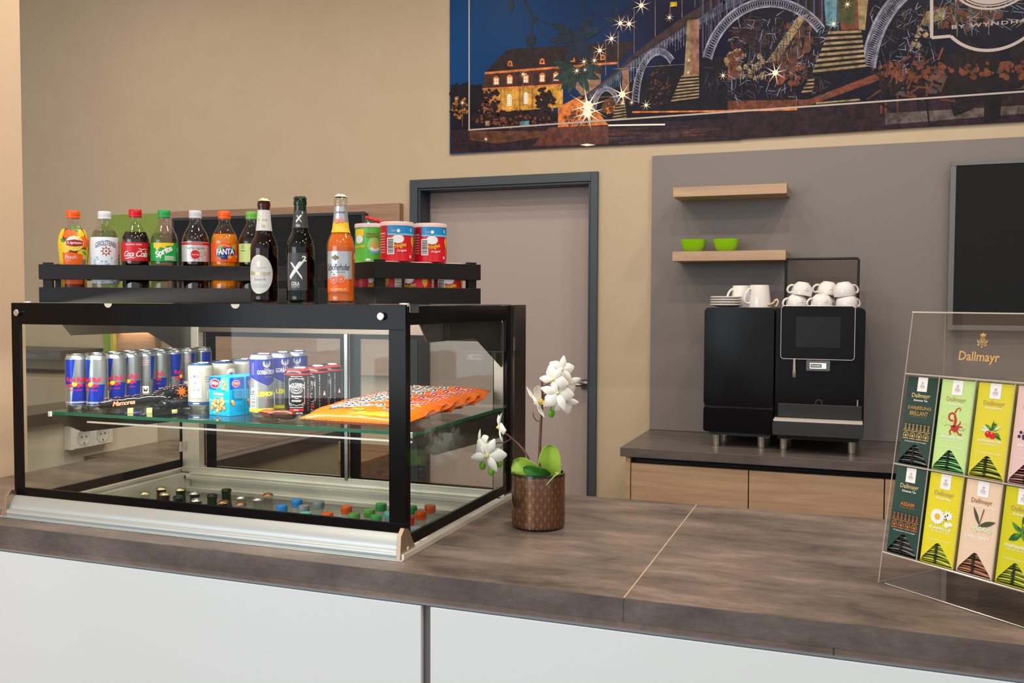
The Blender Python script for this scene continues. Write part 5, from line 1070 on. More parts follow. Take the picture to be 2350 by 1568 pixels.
feet(fr_, ((-.538, 3.985), (-.352, 3.990), (-.538, 4.27), (-.352, 4.27)), lc)
cm = thing('coffee_machine', 'glossy black coffee machine with framed touch screen and steel drip grid', 'coffee machine', (-.127, 3.93, ZB))
O = (-.127, 3.93, ZB); lm = loc(O)
rbox(cm, 'machine_body', (-.2995, 3.952, .955), (.0465, 4.33, 1.468), MB_, .018, lm)
rbox(cm, 'front_cover', (-.2985, 3.941, .990), (.0458, 3.9515, 1.468), PB, .018, lm)
sc_ = rbox(cm, 'screen_panel', (-.274, 3.918, 1.262), (.0055, 3.9405, 1.474), PB, .012, lm)
q = MB(); x0, y0, z0 = lm((-.2755, 3.9165, 1.2605)); x1, y1, z1 = lm((.007, 3.9185, 1.4755)); r = .0125; pts = []
for cx_, cz_, s0 in ((x1-r, z1-r, 0), (x0+r, z1-r, 90), (x0+r, z0+r, 180), (x1-r, z0+r, 270)):
    for k in range(7): t = math.radians(s0+15*k); pts.append((cx_+r*math.cos(t), y0, cz_+r*math.sin(t)))
q.tube(pts+[pts[0]], .0013, mat('frame_silver', (214, 208, 202), .3, .4), 8, caps=False); q.build('screen_frame', sc_)
bx('touch_display', lm((-.217, 3.9172, 1.308)), lm((-.047, 3.9178, 1.432)), mat('display_grey', (30, 30, 31), .25, 0, .3), sc_)
q = MB(); a = lm((-.2215, 3.924, 1.185)); q.lathe([(0, 0), (.0068, 0), (.0074, .002), (.0074, .030), (.0058, .031), (.0058, .078), (0, .078)], mat('spout_steel', (205, 195, 182), .25, .8), Matrix.Translation(a), 20); q.build('milk_spout', cm)
bd = bx('outlet_badge', lm((-.176, 3.918, 1.212)), lm((-.083, 3.9405, 1.257)), mat('badge_grey', (96, 98, 100), .4), cm, .004)
D = Dec(); D.rect(-.032, -.0115, .031, .0115, mat('badge_screen', (244, 246, 246), .4, emis=(255, 255, 255), es=.25), 1); D.rect(-.029, -.007, .013, .007, BLACK, 2); D.text('FRANKE', -.008, 0, .036, .0085, WHITE, 3, bold=.03)
D.build('badge_print', planemap(lm((-.1295, 3.918, 1.2345)), (1, 0, 0), (0, 0, 1)), bd)
D = Dec(); D.ring(0, 0, .0135, .0135, .0026, mat('ring_grey', (74, 74, 76), .3), 1, 28); D.text('FRANKE', .147, 0.005, .024, .005, WHITE, 1, rot=math.pi/2); D.rect(.1445, -.016, .1495, -.011, WHITE, 1); D.build('cover_print', planemap(lm((-.125, 3.941, 1.083)), (1, 0, 0), (0, 0, 1)), cm)
bx('tray_back', lm((-.285, 3.932, 1.018)), lm((.040, 3.9405, 1.076)), MB_, cm, .003)
dt = rbox(cm, 'drip_tray', (-.2985, 3.850, .955), (.0445, 3.951, 1.012), mat('tray_black', (50, 50, 50), .38), .010, lm)
q = MB(); GR = mat('grid_steel', (236, 224, 212), .38, .35)
for k in range(6): q.box(lm((-.294, 3.858+k*.0148, 1.0125)), lm((.040, 3.869+k*.0148, 1.017)), GR)
q.box(lm((-.296, 3.855, 1.0122)), lm((.042, 3.858, 1.018)), GR); q.box(lm((-.296, 3.858, 1.0122)), lm((-.2942, 3.944, 1.0175)), GR); q.box(lm((.0402, 3.858, 1.0122)), lm((.042, 3.944, 1.0175)), GR)
q.build('drip_grid', dt); bx('plinth', lm((-.285, 3.93, .930)), lm((.030, 4.30, .9545)), mat('plinth_black', (14, 14, 14), .5), cm)
feet(cm, ((-.262, 3.985), (.003, 3.972), (-.262, 4.27), (.003, 4.27)), lm)
q = MB(); BT = mat('rack_tube', (30, 30, 32), .3, .4)
q.tube([lm((-.279, 4.2, 1.468)), lm((-.279, 4.2, 1.672)), lm((-.276, 4.2, 1.678)), lm((.014, 4.2, 1.678)), lm((.017, 4.2, 1.672)), lm((.017, 4.2, 1.468))], .0055, BT, 10); q.build('cup_rack_frame', cm)
bx('rack_pane', lm((-.273, 4.1985, 1.475)), lm((.011, 4.2015, 1.672)), thin('smoked_pane', (226, 222, 220), 1.2), cm)

# ---------------------------------------------------------------- crockery on top
CHINA = mat('white_china', (232, 226, 222), .12, 0, .5, .5)
def handle(q, pts, r, m_=CHINA): q.tube(spl(pts), .0043, m_, 12)
def espresso(label, x, y, z, rz, tilt=0., td=0., up=False, grp='white coffee cups on the machine'):
    t = thing('coffee_cup', label, 'cup', (x, y, z), 0, grp)
    pr = [(0, .004), (.020, .004), (.021, 0), (.0235, 0), (.0245, .003), (.033, .010), (.040, .022), (.0425, .036), (.0425, .048), (.0415, .0555), (.0400, .0555), (.0405, .046), (.0400, .034), (.036, .020), (.026, .009), (0, .007)]
    MB().lathe(pr, CHINA, n=44).build('cup_bowl', t)
    q = MB(); handle(q, [(.041, 0, .045), (.050, 0, .050), (.060, 0, .048), (.064, 0, .038), (.060, 0, .027), (.050, 0, .019), (.040, 0, .018)], [.0042, .004, .0042, .0044, .0042, .004, .0042]); q.build('handle', t)
    D = Dec(); D.rect(-.010, .034, .010, .0352, mat('grey_script', (110, 104, 100), .4), 1); D.text('D', 0, .026, .004, .006, mat('grey_script', (110, 104, 100), .4), 1); D.build('small_mark', cylmap(prof_r([(.0425, 0), (.0425, .06)]), 0, .0004), t, du=.003)
    M = Matrix.Translation((x, y, z)) @ Matrix.Rotation(rz, 4, 'Z') @ (Matrix.Rotation(tilt, 4, 'Y')) @ (Matrix.Identity(4) if up else Matrix.Rotation(math.pi, 4, 'X') @ Matrix.Translation((0, 0, -.0555)))
    t.matrix_world = M
    return t
zt2 = 1.4685
R_ = math.radians
def at_(px, Y, z): v = atY(px, 700, Y); return v.x, Y, z
for (px_, Y, z, rz, tl, lb) in (
    (1828, 4.00, zt2, R_(196), 0, 'white cup upside down at the left end, lower of two'), (1838, 4.005, zt2+.049, R_(190), R_(-9), 'white cup tilted on top of the leftmost lower cup'),
    (1893, 4.075, zt2, R_(196), 0, 'white cup upside down in the middle, rear of the two lower ones'), (1885, 3.985, zt2, R_(192), 0, 'white cup upside down in the middle, front of the lower ones'), (1897, 4.072, zt2+.052, R_(186), R_(-8), 'white cup tilted on top in the middle, highest of all'),
    (1943, 3.99, zt2, R_(20), 0, 'white cup upside down at the right end with handle to the right'), (1938, 3.995, zt2+.049, R_(14), R_(-8), 'white cup tilted on top of the rightmost lower cup')):
    x, y, z = at_(px_, Y, z); espresso(lb, x, y, z, rz+R_(20), tl, 0)
def saucer(label, x, y, z):
    t = MB(); t.lathe([(0, .001), (.030, .001), (.031, 0), (.034, 0), (.045, .003), (.0655, .0085), (.067, .0105), (.067, .0125), (.0655, .0140), (.045, .008), (.030, .0035), (0, .0035)], CHINA, n=48)
    return tag(t.build('saucer', loc=(x, y, z)), label, 'saucer', 'stacked white saucers')
x, y, z = at_(1666, 4.03, zt2)
for k, lb in enumerate(('lowest white saucer of the stack on the milk cooler', 'second white saucer of the stack counted from below', 'third white saucer of the stack counted from below', 'topmost white saucer of the stack')): saucer(lb, x, y, z+k*.0108)
def mug(label, px_, Y, r0, r1, h_, rz):
    x, y, z = at_(px_, Y, zt2); t = thing('mug', label, 'mug', (x, y, z), rz, 'cream mugs upside down')
    MB().lathe([(0, h_-.004), (r1*.8, h_-.004), (r1*.84, h_), (r1*.97, h_-.0005), (r1, h_-.004), (r0, .003), (r0*.995, 0), (r0*.93, 0), (r0*.93, .004), (r1*.9, h_-.010), (0, h_-.010)], CHINA, n=44).build('mug_body', t)
    q = MB(); q.tube(spl([(r1*.98, 0, h_*.83), (r1+.012, 0, h_*.80), (r1+.026, 0, h_*.60), (r0+.022, 0, h_*.34), (r0+.016, 0, h_*.20), (r0*.97, 0, h_*.18)]), .0048, CHINA, 12); q.build('handle', t)
mug('cream mug upside down in front, larger of the two', 1742, 4.00, .050, .040, .094, R_(200+20)); mug('cream mug upside down behind the saucers', 1701, 4.12, .046, .038, .094, R_(196+20))
v = at_(1775, 3.97, zt2); q = MB(); q.tube(spl([(-.034, 0, .005), (-.026, 0, .010), (-.012, 0, .014), (-.002, 0, .018), (.008, 0, .030), (.014, 0, .032), (.018, 0, .024), (.014, 0, .010), (.008, 0, .0045)]), .0042, mat('copper_china', (226, 190, 160), .15, .2), 9); tag(q.build('sugar_tongs', loc=v), 'small curled shiny ornament leaning in front of the larger mug', 'ornament')

# ---------------------------------------------------------------- orchid
pot = thing('potted_orchid', 'white orchid in a black pot with copper fan pattern', 'potted plant', (-.700, 2.084, ZC+.0002))
PZ = .130; PR = .0635
POTB = mat('pot_black', (22, 18, 16), .22, .2, .5, .3); COP = mat('pot_copper', (190, 142, 108), .26, .9)
MB().lathe([(0, .002), (PR*.95, .0), (PR*.985, .003), (PR, .008), (PR, PZ-.004), (PR*.99, PZ), (PR*.93, PZ+.001), (PR*.91, PZ-.004), (PR*.91, .012), (0, .012)], POTB, n=80).build('pot_body', pot)
MB().lathe([(0, PZ-.018), (PR*.9, PZ-.020), (PR*.9, PZ-.05), (0, PZ-.05)], noisy('bark_soil', [(.3, (40, 28, 18)), (.7, (90, 66, 44))], (1, 1, 1), 60, 4, .9), n=30).build('potting_bark', pot)
D = Dec(); nfan = 22; wf = 2*math.pi*PR/nfan
q_ = []
row = 0; z = -.004
while z < PZ-.006:
    for k in range(nfan):
        cx_ = (k-nfan/2+(.5 if row % 2 else 0))*wf
        for rr_ in (.0060, .0088, .0116, .0144, .0172, .0200):
            seg = 7
            for i in range(seg):
                A, B = R_(28+124*i/seg), R_(28+124*(i+1)/seg)
                f_ = lambda a, r_: (cx_+r_*.56*math.cos(a)*1.0, z+r_*1.15*math.sin(a))
                p4 = [f_(A, rr_), f_(B, rr_), f_(B, rr_-.0011), f_(A, rr_-.0011)]
                if min(p[1] for p in p4) > .004 and max(p[1] for p in p4) < PZ-.004: D.poly(p4, COP, 1)
        for a in (60, 78, 102, 120):
            p0, p1 = (cx_+.0008*math.cos(R_(a)), z+.0010), (cx_+.0070*.8*math.cos(R_(a)), z+.0088*math.sin(R_(a)))
            if p0[1] > .004 and p1[1] < PZ-.004: D.line([p0, p1], .0005, COP, 1)
        if z+.020 < PZ-.004: D.line([(cx_, max(z, .004)), (cx_, z+.020)], (.0012, .0003), COP, 1)
    z += .0150; row += 1
D.build('fan_pattern', cylmap(PR, 0, .0002), pot)
PO = Vector((-.700, 2.084, ZC+.0002))
def OP(zx, zy, dy=0.): v = atY(1020+zx/3.2675, 780+zy/3.2675, 2.07+dy); return v-PO
STEM = noisy('orchid_stem', [(.3, (70, 44, 38)), (.7, (110, 74, 62))], (1, 1, 4), 90, 3, .5); STG = mat('stem_green', (124, 150, 84), .5)
def stem(pts, r, name, m_=STEM):
    P = [OP(*p) for p in pts]; out = []
    for i in range(len(P)-1):
        a, b, c, d = P[max(i-1, 0)], P[i], P[i+1], P[min(i+2, len(P)-1)]
        for k in range(6):
            t = k/6; out.append(.5*((2*b)+(c-a)*t+(2*a-5*b+4*c-d)*t*t+(3*b-a-3*c+d)*t**3))
    out.append(P[-1]); n = len(out); q = MB(); q.tube(out, [r*(1-.45*i/n) for i in range(n)], m_, 10)
    return q.build(name, pot)
stem([(712, 1010), (712, 940), (715, 800), (722, 640), (728, 560), (735, 430), (732, 340), (730, 275)], .0042, 'flower_stem')
stem([(655, 1010), (648, 950), (620, 870), (570, 800), (505, 742), (470, 712), (430, 700)], .0032, 'flower_stem'); stem([(500, 742, 0), (450, 770, 0), (395, 775, .0), (370, 800, .01), (352, 850, .01)], .0018, 'side_twig'); stem([(455, 765), (430, 800), (412, 850), (410, 900)], .0013, 'side_twig'); stem([(715, 610, 0), (690, 605), (668, 575), (664, 545)], .0018, 'side_twig'); stem([(735, 430), (775, 400), (830, 380), (850, 350)], .0020, 'side_twig'); stem([(735, 430), (780, 470), (800, 500), (800, 515)], .0014, 'side_twig'); stem([(740, 350), (780, 330), (860, 300)], .0016, 'side_twig'); stem([(780, 400), (785, 350), (775, 340)], .0012, 'side_twig')
PET_ = mat('orchid_petal', (240, 236, 226), .45, 0, .4, 0, sss=.25); LIP = mat('orchid_lip', (236, 216, 130), .45, sss=.15)
def petal(q, ln, wd, a, tilt, cup, base, m_=None):
    M = Matrix.Rotation(a, 4, 'Y') @ Matrix.Rotation(tilt, 4, 'X')
    def P(u, v):
        w_ = wd*math.sin(math.pi*min(v*.92+.04, 1))**.75*(.75+.35*math.sin(math.pi*v)); s_ = 2*u-1
        return Vector((s_*w_/2, -cup*(1-s_*s_)*math.sin(math.pi*v)*.5+cup*.6*v*v, base+v*ln))
    q.grid(P, 8, 10, m_ or PET_, M)
def flower(zx, zy, yaw, pitch, roll, s_, dy=0., label=None):
    o = bpy.data.objects.new('orchid_flower', None)
    q = MB(); k = .0122*s_
    for a in (0, 128, 232): petal(q, 3.2*k, 1.45*k, R_(a), R_(6), .7*k, .05*k)        # sepals
    for a in (66, 294): petal(q, 3.2*k, 2.35*k, R_(a), R_(-8), .9*k, .05*k)             # broad side petals
    fl = q.build('orchid_flower', pot, solid=.0005, sub=1)
    fl.location = OP(zx, zy, dy); fl.rotation_euler = (R_(pitch), R_(roll), R_(yaw))
    q = MB(); petal(q, 1.6*k, 1.3*k, R_(180), R_(-40), .5*k, .1*k, LIP); petal(q, .8*k, .8*k, R_(130), R_(-55), .3*k, .1*k, LIP); petal(q, .8*k, .8*k, R_(230), R_(-55), .3*k, .1*k, LIP); q.lathe([(0, 0), (.26*k, .1*k), (.3*k, .4*k), (.15*k, .7*k), (0, .75*k)], LIP, Matrix.Rotation(R_(90), 4, 'X'), 12)
    q.build('flower_lip', fl, solid=.0004)
    return fl
flower(880, 225, 25, -10, 10, .85, -.01); flower(815, 300, -10, 5, 40, .95, -.025); flower(850, 400, 30, 15, 160, 1.05, -.02); flower(915, 330, 45, -10, 200, .95, .0); flower(700, 465, -75, 35, 20, 1.15, -.02)
flower(900, 460, 20, 0, 95, .85, .015)
flower(415, 655, -60, 10, 30, .95, -.01); flower(325, 865, 5, 10, 25, 1.15, -.02); flower(265, 785, -50, -5, -15, .95, -.005)
BUD = noisy('orchid_bud', [(.3, (70, 140, 26)), (.7, (116, 178, 40))], (1, 1, 1), 50, 3, .4)
for zx, zy in ((800, 552), (285, 945), (352, 990), (410, 928)):
    MB().lathe([(0, -.010), (.004, -.0095), (.0078, -.004), (.0085, .002), (.006, .008), (.0022, .0105), (0, .0108)], BUD, Matrix.Translation(OP(zx, zy)), 20, sx=1, sy=.9).build('flower_bud', pot)
LF1 = noisy('orchid_leaf_light', [(.3, (132, 170, 52)), (.7, (160, 192, 72))], (1, 1, 1), 20, 4, .45); LF2 = noisy('orchid_leaf_dark', [(.3, (40, 106, 34)), (.7, (64, 130, 50))], (1, 1, 1), 20, 4, .35)
def leaf_(name, base, tip, wd, bend, m_, side=None, wave=0.):
    B, T_ = Vector(base), Vector(tip); ax = T_-B; ln = ax.length; ax.normalize(); side = Vector(side or (1, 0, 0)); side = (side-ax*side.dot(ax)).normalized(); up_ = side.cross(ax)
    def P(u, v):
        s_ = 2*u-1; w_ = wd*(min(1, (v+.10)*2.6)**.7)*max(0, 1-max(0, (v-.45)/.55)**2.4)**.5
        return B+ax*ln*v+side*s_*w_/2+up_*(bend*math.sin(math.pi*v)-.10*wd*(1-abs(s_))*1.2+wave*math.sin(6*v)*s_)
    q = MB(); q.grid(P, 10, 18, m_); return q.build(name, pot, solid=.0012, sub=1)
b0 = (0, 0, PZ-.022)
leaf_('leaf', (.024, .006, PZ-.03), OP(795, 785, .0), .056, .006, LF1, (1, .3, 0)); leaf_('leaf', (.010, .004, PZ-.028), OP(520, 905, -.005), .072, .012, LF1, (.45, -.25, 1))
leaf_('leaf', (.036, -.020, PZ-.004), OP(590, 960, -.045), .034, .010, LF2, (.1, -.25, 1))
stem([(835, 1000, -.02), (855, 1003, -.045), (830, 1020, -.05), (800, 1050, -.052), (765, 1090, -.053)], .0024, 'air_root', mat('air_root', (150, 160, 96), .6))
# ---------------------------------------------------------------- acrylic tea stand
st = thing('tea_display_stand', 'clear acrylic stand with two rows of tea boxes on the counter', 'display stand', tuple(atZ(2018, 1337, ZC+.0006)), R_(-40.7))
LEAN = R_(9.1); SL, CL = math.sin(LEAN), math.cos(LEAN)
TW = .2975
def FR(x, w_, o=0.): return Vector((x, w_*SL-o*CL, w_*CL+o*SL))       # on the leaning front, o towards the viewer
MY = Matrix(((0, 0, 1, 0), (1, 0, 0, 0), (0, 1, 0, 0), (0, 0, 0, 1)))
for x in (-.0035, TW+.0005):
    q = MB(); pts = [(0, 0), (.180, 0), (.180, .5174), (.083, .5174)]; q.prism(pts, x, x+.003, ACRYL, MY)
    p = q.build('side_panel', st)
    q = MB()
    for a, b in (((0, 0), (.083, .5174)), ((.083, .5174), (.180, .5174)), ((.180, .5174), (.180, 0)), ((.18, 0), (0, 0))):
        q.tube([(x+.0015, a[0], a[1]), (x+.0015, b[0], b[1])], .0009, ACE, 6)
    q.build('panel_edge', p)
def plate(name, x0, x1, w0, w1, o0, o1, m_=ACRYL, edge=True):
    q = MB(); vs = [FR(x, w_, o) for w_ in (w0, w1) for (x, o) in ((x0, o0), (x1, o0), (x1, o1), (x0, o1))]
    q.add(vs, [(0, 3, 2, 1), (4, 5, 6, 7), (0, 1, 5, 4), (1, 2, 6, 5), (2, 3, 7, 6), (3, 0, 4, 7)], m_); return q.build(name, st)
bx('top_plate', (-.003, .083, .5174), (TW+.003, .180, .5202), ACRYL, st); q = MB(); q.tube([(-.003, .0832, .5188), (TW+.003, .0832, .5188)], .0016, ACE, 6); q.build('top_edge', st)
bx('base_plate', (-.003, .0, .0), (TW+.003, .180, .003), ACRYL, st); q = MB(); q.tube([(.012, .0012, .0015), (TW+.003, .0012, .0015)], .0008, ACE, 6); q.build('base_edge', st)
bx('rear_panel', (0, .177, .003), (TW, .180, .517), ACRYL, st)
for w_ in (.0575, .2285, .4035):
    p = plate('ledge', 0, TW, w_, w_+.003, .001, -.052)
    q = MB(); q.tube([FR(0, w_+.0015, .0015), FR(TW, w_+.0015, .0015)], .0016, ACE, 6); q.build('ledge_edge', p)
for k in range(1, 4):
    x = k*.0738-.0012; 
    p = plate('divider', x, x+.0024, .061, .4035, .0, -.050)
    q = MB(); q.tube([FR(x+.0012, .061, .0008), FR(x+.0012, .4035, .0008)], .0010, ACE, 6); q.build('divider_edge', p)
hd = plate('header_pane', 0, TW, .4065, .5225, 0, -.0025)
TG = mat('tea_gold', (206, 164, 100), .35, .1)
def front(x, w_, o=.0): return planemap(FR(x, w_, o), (1, 0, 0), (0, SL, CL), .0002)
def crest(D, cx, cy, s, m_, l=3):
    D.ring(cx, cy, .34*s, .42*s, .07*s, m_, l, 16); D.ring(cx, cy, .18*s, .24*s, .05*s, m_, l, 12); D.poly([(cx-.30*s, cy+.62*s), (cx-.36*s, cy+.86*s), (cx-.15*s, cy+.76*s), (cx, cy+.98*s), (cx+.15*s, cy+.76*s), (cx+.36*s, cy+.86*s), (cx+.30*s, cy+.62*s)], m_, l); D.rect(cx-.28*s, cy+.50*s, cx+.28*s, cy+.58*s, m_, l)
    for sx in (-1, 1):
        D.leaf(cx+sx*.38*s, cy-.3*s, cx+sx*.62*s, cy+.2*s, .16*s, m_, l); D.leaf(cx+sx*.25*s, cy-.5*s, cx+sx*.60*s, cy-.35*s, .16*s, m_, l); D.line([(cx, cy-.20*s), (cx+sx*.16*s, cy+.15*s)], .05*s, m_, l)
    D.ell(cx, cy-.62*s, .10*s, .10*s, m_, l, 10); D.rect(cx-.2*s, cy-.02*s, cx+.2*s, cy+.03*s, m_, l)
D = Dec(); D.text('Dallmayr', .1470, .4440, .079, .0225, TG, 1, bold=.015); crest(D, .1500, .4745, .0165, TG, 1); D.build('header_print', front(0, 0, .0), hd)
NVY = mat('tea_dark_green', (22, 56, 48), .35)
def sticks(D, col):
    for k in range(7):
        x = -.0285+k*.0083; D.rect(x, .0, x+.0066, .0150, mat('frieze_dark', (40, 50, 38), .4), 2); D.rect(x+.0008, .0012, x+.0058, .0026, col, 3); D.rect(x+.0015, .004, x+.0050, .0056, col, 3); D.rect(x+.0022, .007, x+.0044, .0090, col, 3); D.rect(x+.0012, .0105, x+.0054, .0118, col, 3)
    D.rect(-.0295, -.0018, .0285, -.0006, col, 3)
    for k in range(4):
        x = -.0225+k*.0145; D.ring(x, -.0105, .0062, .0072, .0014, col, 3, 14, -20, 200); D.rect(x-.0062, -.0165, x+.0062, -.0148, col, 3); D.star(x, -.0105, .0042, .0018, 5+k, col, 3, k)
def a_darj(D, c=(200, 162, 92)):
    col = mat('frieze_%d' % c[0], c, .4); D2 = Dec; 
    for_off = .0655
    class S:
        pass
    sub = Off(D, 0, for_off); sticks(sub, col)
class Off:
    """shifts everything drawn on a print"""
    def __init__(s, D, dx, dy): s.D, s.dx, s.dy = D, dx, dy
    def poly(s, p, m, l=1): return s.D.poly([(x+s.dx, y+s.dy) for x, y in p], m, l)
    def rect(s, a, b, c, d, m, l=1): return s.D.rect(a+s.dx, b+s.dy, c+s.dx, d+s.dy, m, l)
    def ell(s, a, b, *k, **kw): return s.D.ell(a+s.dx, b+s.dy, *k, **kw)
    def ring(s, a, b, *k, **kw): return s.D.ring(a+s.dx, b+s.dy, *k, **kw)
    def star(s, a, b, *k, **kw): return s.D.star(a+s.dx, b+s.dy, *k, **kw)
def a_assam(D): a_darj(D, (196, 104, 40))
DR = mat('dragon_red', (184, 40, 40), .4); DY = mat('dragon_yellow', (214, 190, 70), .4); CL_ = mat('leaf_mid', (76, 132, 44), .4); CP = mat('leaf_pale', (206, 220, 190), .4)
def a_green(D):
    o = .0815
    D.line([(.009, o+.031), (.012, o+.034), (.008, o+.037), (.003, o+.033), (.001, o+.027)], (.001, .0014, .0016, .0022, .003), DR, 2); D.ring(-.004, o+.019, .0082, .0085, .0032, DR, 2, 22, -30, 300); D.line([(.001, o+.022), (.004, o+.014), (.003, o+.006), (.004, o+.000)], (.004, .0050, .0052, .0052), DR, 2)
    D.poly([(-.005, o+.002), (.003, o+.006), (.012, o+.001), (.010, o-.006), (.004, o-.009), (-.002, o-.005)], DR, 3); D.ell(.002, o+.002, .0022, .0020, BLACK, 4, 10)
    for p in ([(-.002, o-.003), (-.006, o-.009), (-.002, o-.012), (-.006, o-.014)], [(.008, o-.005), (.014, o-.012), (.019, o-.010), (.017, o-.014)], [(.009, o+.003), (.014, o+.009), (.013, o+.013)], [(.010, o+.001), (.016, o+.003), (.019, o+.001)]): D.line(p, (.003, .0022, .0016, .001)[:len(p)], DR, 3)
    D.line([(-.003, o+.003), (-.012, o+.004), (-.017, o+.001)], .0005, DGRN, 2); D.line([(.008, o-.003), (.020, o-.004), (.024, o+.001)], .0005, DGRN, 2)
    for k in range(10): a = k*.63; D.ell(-.019+.005*math.cos(a), o+.010+.009*math.sin(a), .0009, .0009, DY, 2, 6); D.ell(.023+.004*math.cos(a), o+.003+.007*math.sin(a), .0009, .0009, DY, 2, 6)
def a_berry(D):
    o = .081
    for (x0, y0, x1, y1, w_, m_) in ((0, 2, -22, 4, 5, CP), (0, 3, -17, 11, 5, CP), (-2, 0, -9, -9, 4, CP), (1, 3, 4, 22, 4, DGRN), (1, 5, -12, 14, 5, CL_), (2, 4, 15, 9, 5, CL_), (2, 4, 20, 13, 4, CP), (6, -1, 21, -11, 6, DGRN), (3, 6, 10, 17, 4, CL_), (6, 0, 18, -3, 5, CL_), (-4, 4, 8, 8, 5, DGRN), (4, 14, 9, 17, 3, DGRN)): D.leaf(x0*.001, o+y0*.001, x1*.001, o+y1*.001, w_*.001, m_, 3)
    for x in (-.004, .004): D.ell(x, o-.003-(x > 0)*.002, .0062, .0058, RED, 4, 20); D.ell(x-.0015, o-.001, .0014, .0010, PEACHP, 5, 8)
def daisy(D, x, y, r, l=4):
    for k in range(18): a = k*math.pi/9; D.leaf(x+r*.3*math.cos(a), y+r*.3*math.sin(a), x+r*math.cos(a), y+r*math.sin(a), r*.34, WHITE, l+k % 2)
    D.ell(x, y, r*.36, r*.36, mat('daisy_centre', (232, 176, 20), .5), l+3, 16)
def a_camo(D):
    o = .087; D.ell(.012, o+.004, .008, .007, WHITE, 2, 12)
    for a in (30, 60, 90, 10, -20): D.leaf(.009, o+.004, .009+.015*math.cos(R_(a)), o+.004+.012*math.sin(R_(a)), .004, WHITE, 3)
    for p in ((.008, o+.003), (.010, o-.002), (.012, o+.006)): D.ell(p[0], p[1], .0016, .0022, mat('stem_grey', (70, 80, 60), .5), 4, 8)
    for a in (-70, -50, -30): D.leaf(.016, o-.006, .016+.011*math.cos(R_(a)), o-.006+.010*math.sin(R_(a)), .003, WHITE, 3)
    D.ell(.012, o-.012, .0048, .0048, WHITE, 4, 14); daisy(D, -.008, o, .0155)
def a_earl(D):
    o = .091; OL = mat('olive_leaf', (66, 74, 44), .4); D.leaf(.0, o-.002, -.014, o+.028, .0062, OL, 4); D.line([(-.0005, o-.006), (.006, o+.026)], (.0012, .0022), mat('bud_brown', (110, 76, 54), .4), 4); D.leaf(.0005, o-.004, .030, o+.008, .009, OL, 5)
    for x, y in ((-.012, -.006), (-.006, -.011), (.003, -.009), (.012, -.008), (.020, -.010)):
        for k in range(5): a = k*1.256; D.ell(x+.003*math.cos(a), o+y+.003*math.sin(a), .0022, .0020, mat('pale_blossom', (214, 216, 184), .5), 3, 8)
def a_mint(D):
    o = .087
    for (x0, y0, x1, y1, w_, m_) in ((2, 4, -16, 20, 8, CL_), (2, 2, -18, -12, 12, DGRN), (3, 4, 20, -12, 11, CL_), (4, 4, 22, 14, 10, DGRN), (3, 6, 12, 22, 7, CL_), (2, 8, -6, 14, 5, DGRN), (3, 18, 4, 34, 4, DGRN), (3, 20, 11, 24, 3, CL_), (0, 2, -8, -4, 6, CL_), (4, 2, 14, 2, 6, CL_)): D.leaf(x0*.001, o+y0*.001, x1*.001, o+y1*.001, w_*.001, m_, 3)
    D.line([(.002, o-.004), (.003, o+.030)], .001, DGRN, 2)
def a_fruit(D):
    o = .083
    for k in range(26): D.ell(-.022+.044*rl.random(), o-.006+.012*rl.random(), .0028, .0028, mat('berry_dark', (54, 34, 60), .35), 3+k % 3, 10)
    D.leaf(-.008, o+.006, .002, o+.020, .006, WHITE, 3)
TB_ = []
